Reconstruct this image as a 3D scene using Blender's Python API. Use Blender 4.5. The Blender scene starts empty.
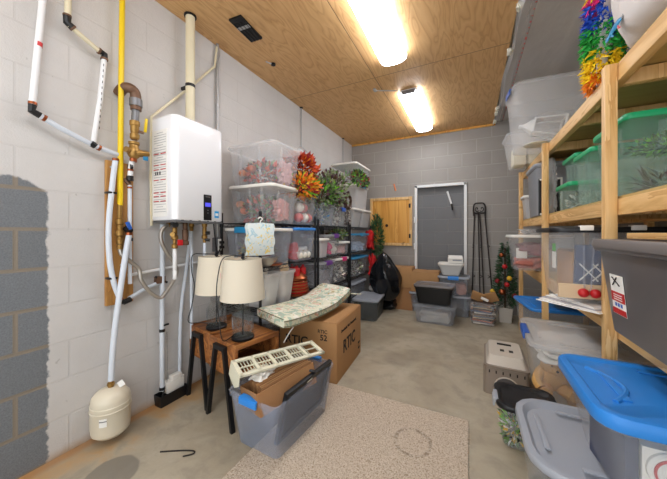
import bpy, bmesh, math, random
from mathutils import Vector, Matrix, noise
R = random.Random(7)
PI = math.pi
scn = bpy.context.scene
COL = scn.collection

# ---------------------------------------------------------------- colours and materials
def lin(c):
    c = c/255.0
    return c/12.92 if c <= .04045 else ((c+.055)/1.055)**2.4
def rgb(r, g, b): return (lin(r), lin(g), lin(b), 1)
MATS = {}
def mat(name, col, rough=.5, metal=0, alpha=1, bump=0, bscale=40, vary=0, vscale=8, emit=0, trans=0, spec=.5, ior=1.45, coat=0, sheen=0):
    if name in MATS: return MATS[name]
    m = bpy.data.materials.new(name); m.use_nodes = True
    nt = m.node_tree; N = nt.nodes; L = nt.links
    b = N['Principled BSDF']
    c = rgb(*col)
    b.inputs['Base Color'].default_value = c
    b.inputs['Roughness'].default_value = rough
    b.inputs['Metallic'].default_value = metal
    b.inputs['Alpha'].default_value = alpha
    b.inputs['Specular IOR Level'].default_value = spec
    b.inputs['IOR'].default_value = ior
    b.inputs['Transmission Weight'].default_value = trans
    b.inputs['Coat Weight'].default_value = coat
    b.inputs['Sheen Weight'].default_value = sheen
    if emit:
        b.inputs['Emission Color'].default_value = c
        b.inputs['Emission Strength'].default_value = emit
    tc = N.new('ShaderNodeTexCoord')
    if vary:
        n = N.new('ShaderNodeTexNoise'); n.inputs['Scale'].default_value = vscale; n.inputs['Detail'].default_value = 5
        L.new(tc.outputs['Object'], n.inputs['Vector'])
        mx = N.new('ShaderNodeMix'); mx.data_type = 'RGBA'
        mx.inputs[6].default_value = (c[0]*(1-vary), c[1]*(1-vary), c[2]*(1-vary), 1)
        mx.inputs[7].default_value = (min(1, c[0]*(1+vary)), min(1, c[1]*(1+vary)), min(1, c[2]*(1+vary)), 1)
        L.new(n.outputs['Fac'], mx.inputs[0]); L.new(mx.outputs[2], b.inputs['Base Color'])
    if bump:
        n2 = N.new('ShaderNodeTexNoise'); n2.inputs['Scale'].default_value = bscale; n2.inputs['Detail'].default_value = 4
        L.new(tc.outputs['Object'], n2.inputs['Vector'])
        bp = N.new('ShaderNodeBump'); bp.inputs['Strength'].default_value = bump; bp.inputs['Distance'].default_value = .01
        L.new(n2.outputs['Fac'], bp.inputs['Height']); L.new(bp.outputs['Normal'], b.inputs['Normal'])
    MATS[name] = m
    return m

class G:
    """little node graph helper"""
    def __init__(s, name):
        s.m = bpy.data.materials.new(name); s.m.use_nodes = True
        s.N = s.m.node_tree.nodes; s.L = s.m.node_tree.links; s.b = s.N['Principled BSDF']
        s.geo = s.N.new('ShaderNodeNewGeometry')
        s.pos = s.geo.outputs['Position']; MATS[name] = s.m
        sp = s.N.new('ShaderNodeSeparateXYZ'); s.L.new(s.pos, sp.inputs[0]); s.x, s.y, s.z = sp.outputs
    def _in(s, sock, v):
        if hasattr(v, 'is_output') or isinstance(v, bpy.types.NodeSocket): s.L.new(v, sock)
        else: sock.default_value = v
    def math(s, op, a, b=0.0, c=None, clamp=False):
        n = s.N.new('ShaderNodeMath'); n.operation = op; n.use_clamp = clamp
        s._in(n.inputs[0], a); s._in(n.inputs[1], b)
        if c is not None: s._in(n.inputs[2], c)
        return n.outputs[0]
    def vec(s, x, y, z):
        n = s.N.new('ShaderNodeCombineXYZ')
        for i, v in enumerate((x, y, z)): s._in(n.inputs[i], v)
        return n.outputs[0]
    def noise(s, v, scale, detail=4, rough=.5, dist=0):
        n = s.N.new('ShaderNodeTexNoise'); s.L.new(v, n.inputs['Vector'])
        n.inputs['Scale'].default_value = scale; n.inputs['Detail'].default_value = detail
        n.inputs['Roughness'].default_value = rough; n.inputs['Distortion'].default_value = dist
        return n.outputs['Fac']
    def mix(s, f, a, b):
        n = s.N.new('ShaderNodeMix'); n.data_type = 'RGBA'
        s._in(n.inputs[0], f); s._in(n.inputs[6], a); s._in(n.inputs[7], b)
        return n.outputs[2]
    def ramp(s, f, stops):
        n = s.N.new('ShaderNodeValToRGB'); s.L.new(f, n.inputs[0])
        e = n.color_ramp.elements
        while len(e) < len(stops): e.new(.5)
        for i, (p, c) in enumerate(stops): e[i].position = p; e[i].color = c
        return n.outputs[0]
    def step(s, v, lo, hi):
        n = s.N.new('ShaderNodeMapRange'); n.interpolation_type = 'SMOOTHSTEP'
        s._in(n.inputs[0], v); n.inputs[1].default_value = lo; n.inputs[2].default_value = hi
        return n.outputs[0]
    def brick(s, v, mortar=.012, smooth=.1):
        n = s.N.new('ShaderNodeTexBrick'); s.L.new(v, n.inputs['Vector'])
        n.inputs['Scale'].default_value = 1; n.inputs['Mortar Size'].default_value = mortar
        n.inputs['Mortar Smooth'].default_value = smooth; n.inputs['Bias'].default_value = 0
        n.inputs['Brick Width'].default_value = .4064; n.inputs['Row Height'].default_value = .2032
        n.inputs['Color1'].default_value = (0, 0, 0, 1); n.inputs['Color2'].default_value = (1, 1, 1, 1); n.inputs['Mortar'].default_value = (.5, .5, .5, 1)
        return n.outputs['Fac'], n.outputs['Color']
    def bump(s, h, strength=.5, dist=.01):
        n = s.N.new('ShaderNodeBump'); n.inputs['Strength'].default_value = strength; n.inputs['Distance'].default_value = dist
        s.L.new(h, n.inputs['Height']); s.L.new(n.outputs[0], s.b.inputs['Normal'])
    def out(s, col, rough=.6):
        s._in(s.b.inputs['Base Color'], col); s._in(s.b.inputs['Roughness'], rough)
        return s.m

def m_wall_left():
    g = G('painted_block_wall')
    v = g.vec(g.math('ADD', g.y, -.107), g.z, 0.0)
    mo, cv = g.brick(v, .006, .35); mo2, _ = g.brick(v, .010, .15)
    n1 = g.noise(g.pos, 3, 5, .6); n2 = g.noise(g.pos, 22, 5, .6); n3 = g.noise(g.pos, 160, 2, .6)
    paint = g.mix(n1, rgb(188, 184, 180), rgb(208, 205, 202))
    paint = g.mix(g.math('MULTIPLY', mo, .10), paint, rgb(160, 154, 148))
    chip = g.math('MULTIPLY', g.step(n2, .70, .73), .5)
    paint = g.mix(chip, paint, rgb(150, 146, 140))
    low = g.math('MULTIPLY', g.math('SUBTRACT', 1.0, g.step(g.math('ADD', g.z, g.math('MULTIPLY', n1, .12)), .05, .11)), .75)
    paint = g.mix(low, paint, rgb(172, 140, 100))
    raw = g.mix(n3, rgb(84, 88, 92), rgb(134, 138, 142))
    raw = g.mix(g.math('MULTIPLY', cv, .25), raw, rgb(96, 98, 98))
    raw = g.mix(g.math('MULTIPLY', mo2, .75), raw, rgb(136, 122, 102))
    e = g.math('MULTIPLY', g.math('SUBTRACT', n2, .5), .045)
    a = g.math('SUBTRACT', 1.0, g.step(g.math('ADD', g.y, e), .622, .634))
    b = g.math('SUBTRACT', 1.0, g.step(g.math('ADD', g.math('ADD', g.z, e), g.math('MULTIPLY', g.math('POWER', g.math('MAXIMUM', g.math('SUBTRACT', g.y, .48), 0.0), 2.0), 3.0)), 1.468, 1.484))
    k = g.math('MULTIPLY', a, b)
    col = g.mix(k, paint, raw)
    g.bump(g.math('ADD', g.math('MULTIPLY', g.math('MULTIPLY', mo, -.4), g.math('ADD', n1, .2)), g.math('ADD', g.math('MULTIPLY', n3, .22), g.math('MULTIPLY', n2, .5))), .55, .008)
    return g.out(col, .62)
def m_gray_block(name, c1, c2, cm, horiz='x', mo_s=.007):
    g = G(name)
    v = g.vec(g.math('ADD', g.x if horiz == 'x' else g.y, .12), g.z, 0.0)
    mo, cv = g.brick(v, mo_s, .3)
    n1 = g.noise(g.pos, 2.5, 5, .6); n3 = g.noise(g.pos, 130, 2, .6); n2 = g.noise(g.pos, 18, 4, .6)
    c = g.mix(n1, c1, c2)
    c = g.mix(g.math('MULTIPLY', cv, .22), c, c2)
    c = g.mix(g.math('MULTIPLY', mo, .6), c, cm)
    c = g.mix(g.math('MULTIPLY', g.step(n2, .70, .74), .35), c, cm)
    g.bump(g.math('ADD', g.math('MULTIPLY', mo, -.6), g.math('ADD', g.math('MULTIPLY', n3, .25), g.math('MULTIPLY', n2, .2))), .6, .008)
    return g.out(c, .65)
def m_floor():
    g = G('stained_concrete')
    n1 = g.noise(g.pos, 1.3, 6, .6, .6); n2 = g.noise(g.pos, 7, 6, .65, .4); n3 = g.noise(g.pos, 90, 3, .6)
    c = g.ramp(n1, [(.30, rgb(146, 132, 110)), (.5, rgb(172, 160, 138)), (.7, rgb(190, 180, 160))])
    c = g.mix(g.math('MULTIPLY', g.step(n2, .45, .7), .45), c, rgb(134, 126, 112))
    c = g.mix(g.math('MULTIPLY', n3, .18), c, rgb(110, 104, 94))
    # ochre clay staining along the foot of the left wall
    near = g.math('SUBTRACT', 1.0, g.step(g.math('ADD', g.x, g.math('MULTIPLY', n2, .55)), -1.66, -1.40))
    nearw = g.math('MULTIPLY', near, g.step(n1, .40, .56))
    c = g.mix(g.math('MULTIPLY', nearw, .8), c, rgb(184, 140, 84))
    edge = g.math('SUBTRACT', 1.0, g.step(g.x, -1.95, -1.90))
    c = g.mix(g.math('MULTIPLY', edge, .7), c, rgb(170, 120, 70))
    # damp ring and a grey patched disc
    def disc(cx, cy, r, soft):
        dx = g.math('SUBTRACT', g.x, cx); dy = g.math('SUBTRACT', g.y, cy)
        d = g.math('SQRT', g.math('ADD', g.math('MULTIPLY', dx, dx), g.math('MULTIPLY', dy, dy)))
        return g.math('SUBTRACT', 1.0, g.step(g.math('ADD', d, g.math('MULTIPLY', g.math('SUBTRACT', n2, .5), .04)), r-soft, r+soft))
    c = g.mix(g.math('MULTIPLY', disc(-1.60, .74, .115, .006), .8), c, rgb(122, 116, 106))
    c = g.mix(g.math('MULTIPLY', disc(-.62, 2.62, .13, .06), .35), c, rgb(120, 110, 96))
    g.bump(g.math('ADD', g.math('MULTIPLY', n2, .5), g.math('MULTIPLY', n3, .12)), .25, .01)
    return g.out(c, g.math('ADD', g.math('MULTIPLY', n2, .25), .36))
def m_plywood():
    g = G('plywood_ceiling')
    # each sheet gets its own grain
    shx = g.math('FLOOR', g.math('DIVIDE', g.math('ADD', g.x, .9), 1.22)); shy = g.math('FLOOR', g.math('DIVIDE', g.math('ADD', g.y, -.35), 2.44))
    off = g.math('ADD', g.math('MULTIPLY', shx, 7.3), g.math('MULTIPLY', shy, 3.7))
    v = g.vec(g.math('ADD', g.math('MULTIPLY', g.x, 3.4), off), g.math('ADD', g.math('MULTIPLY', g.y, .6), off), 0.0)
    w = g.noise(v, 1.5, 3, .55, .35)
    rings = g.math('FRACT', g.math('MULTIPLY', w, 13.0))
    f = g.noise(g.vec(g.math('MULTIPLY', g.x, 60), g.math('MULTIPLY', g.y, 3), 0.0), 1.5, 3)
    big = g.noise(v, .8, 2)
    c = g.ramp(rings, [(0, rgb(186, 140, 88)), (.2, rgb(208, 162, 108)), (.7, rgb(220, 178, 124)), (1, rgb(200, 154, 98))])
    c = g.mix(g.math('MULTIPLY', f, .25), c, rgb(176, 130, 80))
    c = g.mix(g.math('MULTIPLY', big, .4), c, rgb(216, 176, 124))
    k = g.N.new('ShaderNodeTexVoronoi'); k.inputs['Scale'].default_value = 1.7
    g.L.new(g.vec(g.math('MULTIPLY', g.x, 1.3), g.y, 0.0), k.inputs['Vector'])
    kn = g.math('SUBTRACT', 1.0, g.step(k.outputs['Distance'], .012, .03))
    c = g.mix(g.math('MULTIPLY', kn, .7), c, rgb(92, 56, 30))
    sx = g.math('ABSOLUTE', g.math('SUBTRACT', g.x, -.9)); sy = g.math('ABSOLUTE', g.math('SUBTRACT', g.y, 2.79)); 
    s = g.math('SUBTRACT', 1.0, g.step(g.math('MINIMUM', sx, sy), .0015, .004))
    c = g.mix(g.math('MULTIPLY', s, .85), c, rgb(60, 38, 20))
    g.bump(f, .15, .004)
    return g.out(c, .55)
def m_wood(name, ca, cb, cc, scale=1.0, rough=.55, axis='y'):
    g = G(name)
    tc = g.N.new('ShaderNodeTexCoord'); sp = g.N.new('ShaderNodeSeparateXYZ'); g.L.new(tc.outputs['Object'], sp.inputs[0])
    o = list(sp.outputs); s = {'x': (1.2, 14, 14), 'y': (14, 1.2, 14), 'z': (14, 14, 1.2)}[axis]
    v = g.vec(g.math('MULTIPLY', o[0], s[0]*scale), g.math('MULTIPLY', o[1], s[1]*scale), g.math('MULTIPLY', o[2], s[2]*scale))
    n = g.noise(v, 1.0, 4, .6, .6); r = g.math('FRACT', g.math('MULTIPLY', n, 5.0))
    c = g.ramp(r, [(0, ca), (.5, cb), (1, cc)])
    n2 = g.noise(v, 3.0, 3)
    c = g.mix(g.math('MULTIPLY', n2, .3), c, ca)
    k = g.noise(tc.outputs['Object'], 7, 1)
    c = g.mix(g.math('MULTIPLY', g.step(k, .74, .80), .6), c, (ca[0]*.4, ca[1]*.35, ca[2]*.3, 1))
    g.bump(n2, .2, .004)
    return g.out(c, rough)
def m_rug():
    g = G('speckled_carpet')
    n = g.noise(g.pos, 150, 3, .7); n2 = g.noise(g.pos, 60, 3, .7); n0 = g.noise(g.pos, 3, 3)
    c = g.ramp(n, [(.32, rgb(150, 122, 94)), (.46, rgb(208, 188, 164)), (.62, rgb(232, 218, 200))])
    c = g.mix(g.math('MULTIPLY', g.step(n2, .60, .66), .6), c, rgb(150, 120, 92))
    def ring(cx, cy, r, w):
        dx = g.math('SUBTRACT', g.x, cx); dy = g.math('SUBTRACT', g.y, cy)
        d = g.math('SQRT', g.math('ADD', g.math('MULTIPLY', dx, dx), g.math('MULTIPLY', dy, dy)))
        d = g.math('ADD', d, g.math('MULTIPLY', g.math('SUBTRACT', n0, .5), .12))
        return g.math('SUBTRACT', 1.0, g.step(g.math('ABSOLUTE', g.math('SUBTRACT', d, r)), w*.4, w))
    c = g.mix(g.math('MULTIPLY', ring(-.29, 1.62, .095, .014), g.math('MULTIPLY', g.step(n2, .4, .6), .6)), c, rgb(120, 96, 72))
    g.bump(n, 1.0, .012)
    return g.out(c, .95)
def m_pattern(name, base, cols, scale=14):
    g = G(name)
    tc = g.N.new('ShaderNodeTexCoord'); v = tc.outputs['Object']
    c = base
    for i, (cc, th) in enumerate(cols):
        mp = g.N.new('ShaderNodeMapping'); g.L.new(v, mp.inputs[0]); mp.inputs['Location'].default_value = (i*3.1, i*1.7, i*.9)
        n = g.noise(mp.outputs[0], scale, 2, .5, 1.2)
        c = g.mix(g.step(n, th, th+.02), c, cc)
    return g.out(c, .85)
def m_foil():
    g = G('foil_facing')
    n1 = g.noise(g.pos, 2.2, 3, .5, .4); n2 = g.noise(g.vec(g.math('MULTIPLY', g.x, 3), g.math('MULTIPLY', g.y, 1.0), 0.0), 6, 3)
    g.b.inputs['Metallic'].default_value = .0
    g.bump(g.math('ADD', g.math('MULTIPLY', n1, .8), g.math('MULTIPLY', n2, .35)), .5, .03)
    return g.out(g.mix(n1, rgb(186, 182, 178), rgb(212, 208, 204)), .34)

M_WL = m_wall_left()
M_WB = m_gray_block('gray_block_wall', rgb(140, 134, 128), rgb(160, 154, 147), rgb(176, 170, 162))
M_WD = m_gray_block('dark_infill_block', rgb(104, 104, 106), rgb(118, 118, 118), rgb(134, 132, 130))
M_WR = m_gray_block('gray_block_side', rgb(136, 132, 128), rgb(150, 146, 142), rgb(168, 164, 158), 'y')
M_FL = m_floor(); M_PLY = m_plywood(); M_RUG = m_rug(); M_FOIL = m_foil()
M_PINE = m_wood('pine_lumber', rgb(198, 150, 88), rgb(226, 184, 122), rgb(236, 198, 140), 1.0, .5, 'z')
M_PINEY = m_wood('pine_lumber_rail', rgb(198, 150, 88), rgb(226, 184, 122), rgb(236, 198, 140), 1.0, .5, 'y')
M_PLYD = m_wood('plywood_deck', rgb(176, 146, 86), rgb(198, 168, 106), rgb(186, 154, 94), .35, .6, 'x')
M_HATCH = m_wood('varnished_plywood', rgb(198, 134, 50), rgb(222, 162, 74), rgb(230, 174, 88), .35, .45, 'z')
M_BOARD = m_wood('backing_board_wood', rgb(150, 104, 48), rgb(190, 140, 76), rgb(176, 122, 60), .6, .55, 'z')
M_REDW = m_wood('rustic_table_wood', rgb(104, 58, 26), rgb(158, 98, 50), rgb(190, 128, 70), .7, .45, 'y')
M_CARD = mat('cardboard', (178, 134, 88), .85, vary=.08, bump=.1)
M_CARD2 = mat('cardboard_dark', (160, 116, 76), .85, vary=.10, bump=.1)
def clearm(name, col, a, rough=.22):
    if name in MATS: return MATS[name]
    m = mat(name, col, rough, spec=.6); nt = m.node_tree; N = nt.nodes; L = nt.links; b = N['Principled BSDF']
    tl = N.new('ShaderNodeBsdfTranslucent'); tl.inputs['Color'].default_value = rgb(*col)
    tp = N.new('ShaderNodeBsdfTransparent')
    m1 = N.new('ShaderNodeMixShader'); m1.inputs[0].default_value = .4
    m2 = N.new('ShaderNodeMixShader'); m2.inputs[0].default_value = a
    L.new(b.outputs[0], m1.inputs[1]); L.new(tl.outputs[0], m1.inputs[2])
    L.new(tp.outputs[0], m2.inputs[1]); L.new(m1.outputs[0], m2.inputs[2]); L.new(m2.outputs[0], N['Material Output'].inputs['Surface'])
    return m
M_CLR = clearm('clear_plastic', (240, 243, 246), .14)
M_HAZE = clearm('hazy_plastic', (250, 250, 250), .20, .3)
M_MILK = clearm('milky_plastic', (242, 242, 242), .36, .3)
M_CLRG = clearm('grey_clear_plastic', (214, 220, 230), .22)
M_CLRD = clearm('smoky_clear_plastic', (128, 134, 136), .5, .3)
M_CLRGR = clearm('green_tinted_plastic', (206, 234, 222), .13)
M_CLRT = clearm('tote_blue_clear', (190, 200, 220), .30, .25)
M_WLID = mat('white_plastic', (232, 228, 220), .4, vary=.03)
M_MLID = clearm('frosted_lid', (232, 232, 232), .36, .3)
M_BLUE = mat('blue_plastic', (46, 132, 214), .36, vary=.03)
M_BLUED = mat('royal_blue_plastic', (44, 92, 176), .35)
M_TEAL = mat('teal_plastic', (40, 130, 176), .35)
M_GREEN = mat('green_plastic', (30, 160, 104), .35)
M_GLID = mat('grey_plastic', (158, 162, 170), .38)
M_BLK = mat('black_plastic', (24, 24, 26), .35)
M_BLKT = clearm('black_tinted_plastic', (24, 24, 28), .93, .2)
M_DGREY = mat('charcoal_plastic', (92, 88, 88), .30, vary=.03, coat=.2)
M_DGLID = mat('charcoal_lid_plastic', (116, 110, 108), .34)
M_PURP = mat('purple_plastic', (110, 60, 140), .4); M_PINK = mat('pink_plastic', (214, 50, 120), .4)
M_PIPE = mat('white_pipe', (226, 226, 226), .35); M_PEXG = mat('grey_pex_pipe', (206, 212, 220), .32)
M_CREAM = mat('cream_pipe', (216, 206, 176), .45); M_TANK = mat('cream_enamel', (214, 204, 182), .28)
M_YEL = mat('yellow_gas_pipe', (230, 196, 20), .4); M_BRASS = mat('brass', (160, 124, 68), .4, .7, vary=.3, vscale=30)
M_COPP = mat('copper', (164, 92, 58), .3, .9); M_BRZ = mat('bronze_fitting', (112, 84, 66), .5, .5, vary=.3, vscale=30)
M_STEEL = mat('stainless_hose', (176, 170, 162), .35, .8); M_GALV = mat('galvanised_conduit', (176, 176, 176), .4, .6)
M_RED = mat('red_plastic', (190, 30, 34), .4); M_BLKM = mat('black_metal', (26, 26, 28), .42, .3)
M_WENAM = mat('white_enamel', (240, 240, 242), .16, coat=.4); M_GRYM = mat('grey_metal', (120, 120, 122), .4, .5)
M_SHADE = mat('linen_lamp_shade', (216, 206, 186), .85, bump=.1, bscale=200)
M_GLASS = clearm('jar_glass', (150, 156, 152), .16, .05)
M_IRON = mat('wrought_iron', (54, 48, 46), .55, .4); M_ALMOND = mat('almond_grille_plastic', (222, 218, 194), .4)
M_WPAINT = mat('white_paint', (226, 226, 224), .5, vary=.03)
M_TAUPE = mat('taupe_plastic', (138, 124, 110), .45); M_PAPER = mat('white_paper', (232, 230, 224), .7)
M_INK = mat('dark_ink', (40, 32, 28), .7); M_FOAM = mat('white_foam', (226, 222, 206), .9, bump=.5)
M_FILM = clearm('plastic_film', (222, 220, 218), .38, .25)
M_BAG = mat('black_bin_bag', (20, 21, 24), .20, bump=.9, bscale=9)
M_REDC = mat('red_cloth', (196, 28, 30), .8, vary=.15); M_WCLOTH = mat('white_cloth', (226, 222, 214), .85, vary=.06)
M_FUR = mat('golden_fur', (206, 158, 92), .95, bump=1.0, bscale=90, vary=.15, vscale=30)
M_QUILT = mat('white_quilt', (214, 208, 204), .8, bump=.5, bscale=14, vary=.04)
M_DIFF = mat('lit_diffuser', (240, 246, 255), .4, emit=10.5)
M_PAT = m_pattern('floral_cushion_fabric', rgb(226, 224, 200), [(rgb(176, 196, 176), .52), (rgb(224, 176, 152), .60), (rgb(240, 236, 222), .58), (rgb(190, 176, 130), .64)], 15)
M_PATB = m_pattern('pastel_bag_print', rgb(216, 224, 222), [(rgb(230, 206, 120), .58), (rgb(170, 200, 210), .6)], 26)

# ---------------------------------------------------------------- mesh builder
class MB:
    def __init__(s): s.bm = bmesh.new(); s.mats = []; s.smooth = True
    def mi(s, m):
        if m not in s.mats: s.mats.append(m)
        return s.mats.index(m)
    def _fin(s, verts, faces, m, rot, c):
        if rot is not None: bmesh.ops.transform(s.bm, matrix=rot.to_4x4() if len(rot) == 3 else rot, verts=verts)
        if c is not None: bmesh.ops.translate(s.bm, vec=Vector(c), verts=verts)
        i = s.mi(m)
        for f in faces: f.material_index = i
    def box(s, c, d, m, rot=None, bev=0):
        r = bmesh.ops.create_cube(s.bm, size=1); vs = r['verts']
        bmesh.ops.scale(s.bm, vec=Vector(d), verts=vs)
        fs = list({f for v in vs for f in v.link_faces})
        if bev:
            es = list({e for v in vs for e in v.link_edges})
            i = s.mi(m)
            for f in fs: f.material_index = i
            o = bmesh.ops.bevel(s.bm, geom=es, offset=min(bev, min(d)*.45), segments=2, affect='EDGES', profile=.6)
            vs = [v for v in o['verts'] if v.is_valid]; fs = list({f for v in vs for f in v.link_faces})
        s._fin(vs, fs, m, rot, c); return s
    def loft(s, rings, m, cap0=True, cap1=True, closed=True):
        i = s.mi(m); L = [[s.bm.verts.new(p) for p in r] for r in rings]; n = len(L[0])
        for a, b in zip(L, L[1:]):
            for k in range(n if closed else n-1):
                try: s.bm.faces.new((a[k], a[(k+1) % n], b[(k+1) % n], b[k])).material_index = i
                except ValueError: pass
        if cap0: s.bm.faces.new(list(reversed(L[0]))).material_index = i
        if cap1: s.bm.faces.new(L[-1]).material_index = i
        return s
    def tube(s, pts, r, m, seg=10, smooth=0, cap=True):
        P = [Vector(p) for p in pts]
        if smooth:
            Q = []
            for k in range(len(P)-1):
                p0 = P[max(k-1, 0)]; p1 = P[k]; p2 = P[k+1]; p3 = P[min(k+2, len(P)-1)]
                for j in range(smooth):
                    t = j/smooth
                    Q.append(.5*((2*p1)+(p2-p0)*t+(2*p0-5*p1+4*p2-p3)*t*t+(3*p1-p0-3*p2+p3)*t**3))
            Q.append(P[-1])
            if isinstance(r, (list, tuple)):
                n0 = len(P)-1; m0 = len(Q)-1; r0 = r
                r = [r0[min(int(i*n0/m0), n0-1)]*(1-(i*n0/m0-min(int(i*n0/m0), n0-1)))+r0[min(int(i*n0/m0), n0-1)+1]*(i*n0/m0-min(int(i*n0/m0), n0-1)) for i in range(m0+1)]
            P = Q
        rings = []; up = None
        for k, p in enumerate(P):
            d = (P[min(k+1, len(P)-1)]-P[max(k-1, 0)]).normalized()
            if up is None:
                up = Vector((0, 0, 1)) if abs(d.z) < .9 else Vector((1, 0, 0))
            a = d.cross(up)
            if a.length < 1e-4: a = d.orthogonal()
            a.normalize(); b = a.cross(d).normalized(); up = b
            rr = r[k] if isinstance(r, (list, tuple)) else r
            rings.append([p+a*math.cos(2*PI*q/seg)*rr+b*math.sin(2*PI*q/seg)*rr for q in range(seg)])
        return s.loft(rings, m, cap, cap)
    def lathe(s, prof, c, m, seg=24, rot=None, cap=True, sx=1, sy=1):
        rings = [[Vector((r*math.cos(2*PI*k/seg)*sx, r*math.sin(2*PI*k/seg)*sy, z)) for k in range(seg)] for r, z in prof]
        T = (rot.to_4x4() if rot is not None else Matrix())
        rings = [[T @ v + Vector(c) for v in rg] for rg in rings]
        return s.loft(rings, m, cap, cap)
    def ball(s, c, r, m, seg=12, sc=(1, 1, 1), rot=None):
        o = bmesh.ops.create_uvsphere(s.bm, u_segments=seg, v_segments=max(6, seg//2+1), radius=r); vs = o['verts']
        bmesh.ops.scale(s.bm, vec=Vector(sc), verts=vs)
        s._fin(vs, list({f for v in vs for f in v.link_faces}), m, rot, c); return s
    def leaf(s, p, d, l, w, m, up=None, bend=.25):
        """a pointed, bent blade"""
        d = Vector(d).normalized(); p = Vector(p)
        u = up or Vector((R.uniform(-1, 1), R.uniform(-1, 1), R.uniform(-.2, 1)))
        a = d.cross(u)
        if a.length < 1e-3: a = d.orthogonal()
        a.normalize(); n = a.cross(d).normalized(); i = s.mi(m)
        q = [p, p+d*l*.45+a*w/2+n*l*bend*.3, p+d*l+n*l*bend*-.4, p+d*l*.45-a*w/2+n*l*bend*.3, p+d*l*.5+n*l*bend*.1]
        v = [s.bm.verts.new(x) for x in q]
        for t in ((0, 1, 4), (1, 2, 4), (2, 3, 4), (3, 0, 4)): s.bm.faces.new([v[k] for k in t]).material_index = i
        return s
    def text(s, txt, size, M4, m, depth=.0008, align='CENTER'):
        cu = bpy.data.curves.new('t', 'FONT'); cu.body = txt; cu.size = size; cu.extrude = depth; cu.offset = size*.02; cu.align_x = align; cu.align_y = 'CENTER'; cu.resolution_u = 3
        o = bpy.data.objects.new('t', cu); COL.objects.link(o)
        dg = bpy.context.evaluated_depsgraph_get(); me = bpy.data.meshes.new_from_object(o.evaluated_get(dg))
        n0 = len(s.bm.verts); f0 = len(s.bm.faces); s.bm.from_mesh(me); s.bm.verts.ensure_lookup_table(); s.bm.faces.ensure_lookup_table()
        bmesh.ops.transform(s.bm, matrix=M4, verts=s.bm.verts[n0:]); i = s.mi(m)
        s.bm.faces.ensure_lookup_table()
        for f in s.bm.faces[f0:]: f.material_index = i
        bpy.data.objects.remove(o); bpy.data.meshes.remove(me); bpy.data.curves.remove(cu)
        return s

def obj(name, mb, parent=None, world=False, label=None, smooth=True, ang=.6):
    me = bpy.data.meshes.new(name)
    if world and parent is not None: bmesh.ops.translate(mb.bm, vec=-parent.location, verts=mb.bm.verts)
    bmesh.ops.recalc_face_normals(mb.bm, faces=mb.bm.faces)
    mb.bm.to_mesh(me); mb.bm.free()
    for m in mb.mats: me.materials.append(m)
    if smooth:
        me.shade_smooth()
        me.set_sharp_from_angle(angle=ang)
    o = bpy.data.objects.new(name, me); COL.objects.link(o)
    if parent is not None: o.parent = parent
    if label: o['label'] = label
    return o
def tag(o, label, cat, group=None, kind=None):
    o['label'] = label; o['category'] = cat
    if group: o['group'] = group
    if kind: o['kind'] = kind
    return o
def thing(name, label, cat, loc=(0, 0, 0), rz=0, group=None):
    o = bpy.data.objects.new(name, None); o.empty_display_size = .1; COL.objects.link(o)
    o.location = Vector(loc); o.rotation_euler = (0, 0, rz)
    return tag(o, label, cat, group)
def solo(name, mb, label, cat, loc=(0, 0, 0), rz=0, group=None, kind=None, smooth=True):
    """thing of one mesh; mesh given in local coordinates around loc"""
    o = obj(name, mb, smooth=smooth); o.location = Vector(loc); o.rotation_euler = (0, 0, rz)
    return tag(o, label, cat, group, kind)
def soloW(name, mb, label, cat, base, group=None, kind=None, smooth=True):
    """thing of one mesh given in world coordinates; origin moved to base"""
    bmesh.ops.translate(mb.bm, vec=-Vector(base), verts=mb.bm.verts)
    return solo(name, mb, label, cat, base, 0, group, kind, smooth)
def struct(name, mb, label=None, smooth=False):
    o = obj(name, mb, smooth=smooth); o['kind'] = 'structure'; 
    if label: o['label'] = label
    return o
def rrect(w, d, r, z, cx=0, cy=0, n=4):
    r = min(r, w*.49, d*.49); out = []
    for sx, sy, a0 in ((1, 1, 0), (-1, 1, PI/2), (-1, -1, PI), (1, -1, 3*PI/2)):
        for k in range(n+1):
            a = a0+k*PI/2/n
            out.append((cx+sx*(w/2-r)+r*math.cos(a), cy+sy*(d/2-r)+r*math.sin(a), z))
    return out

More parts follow.
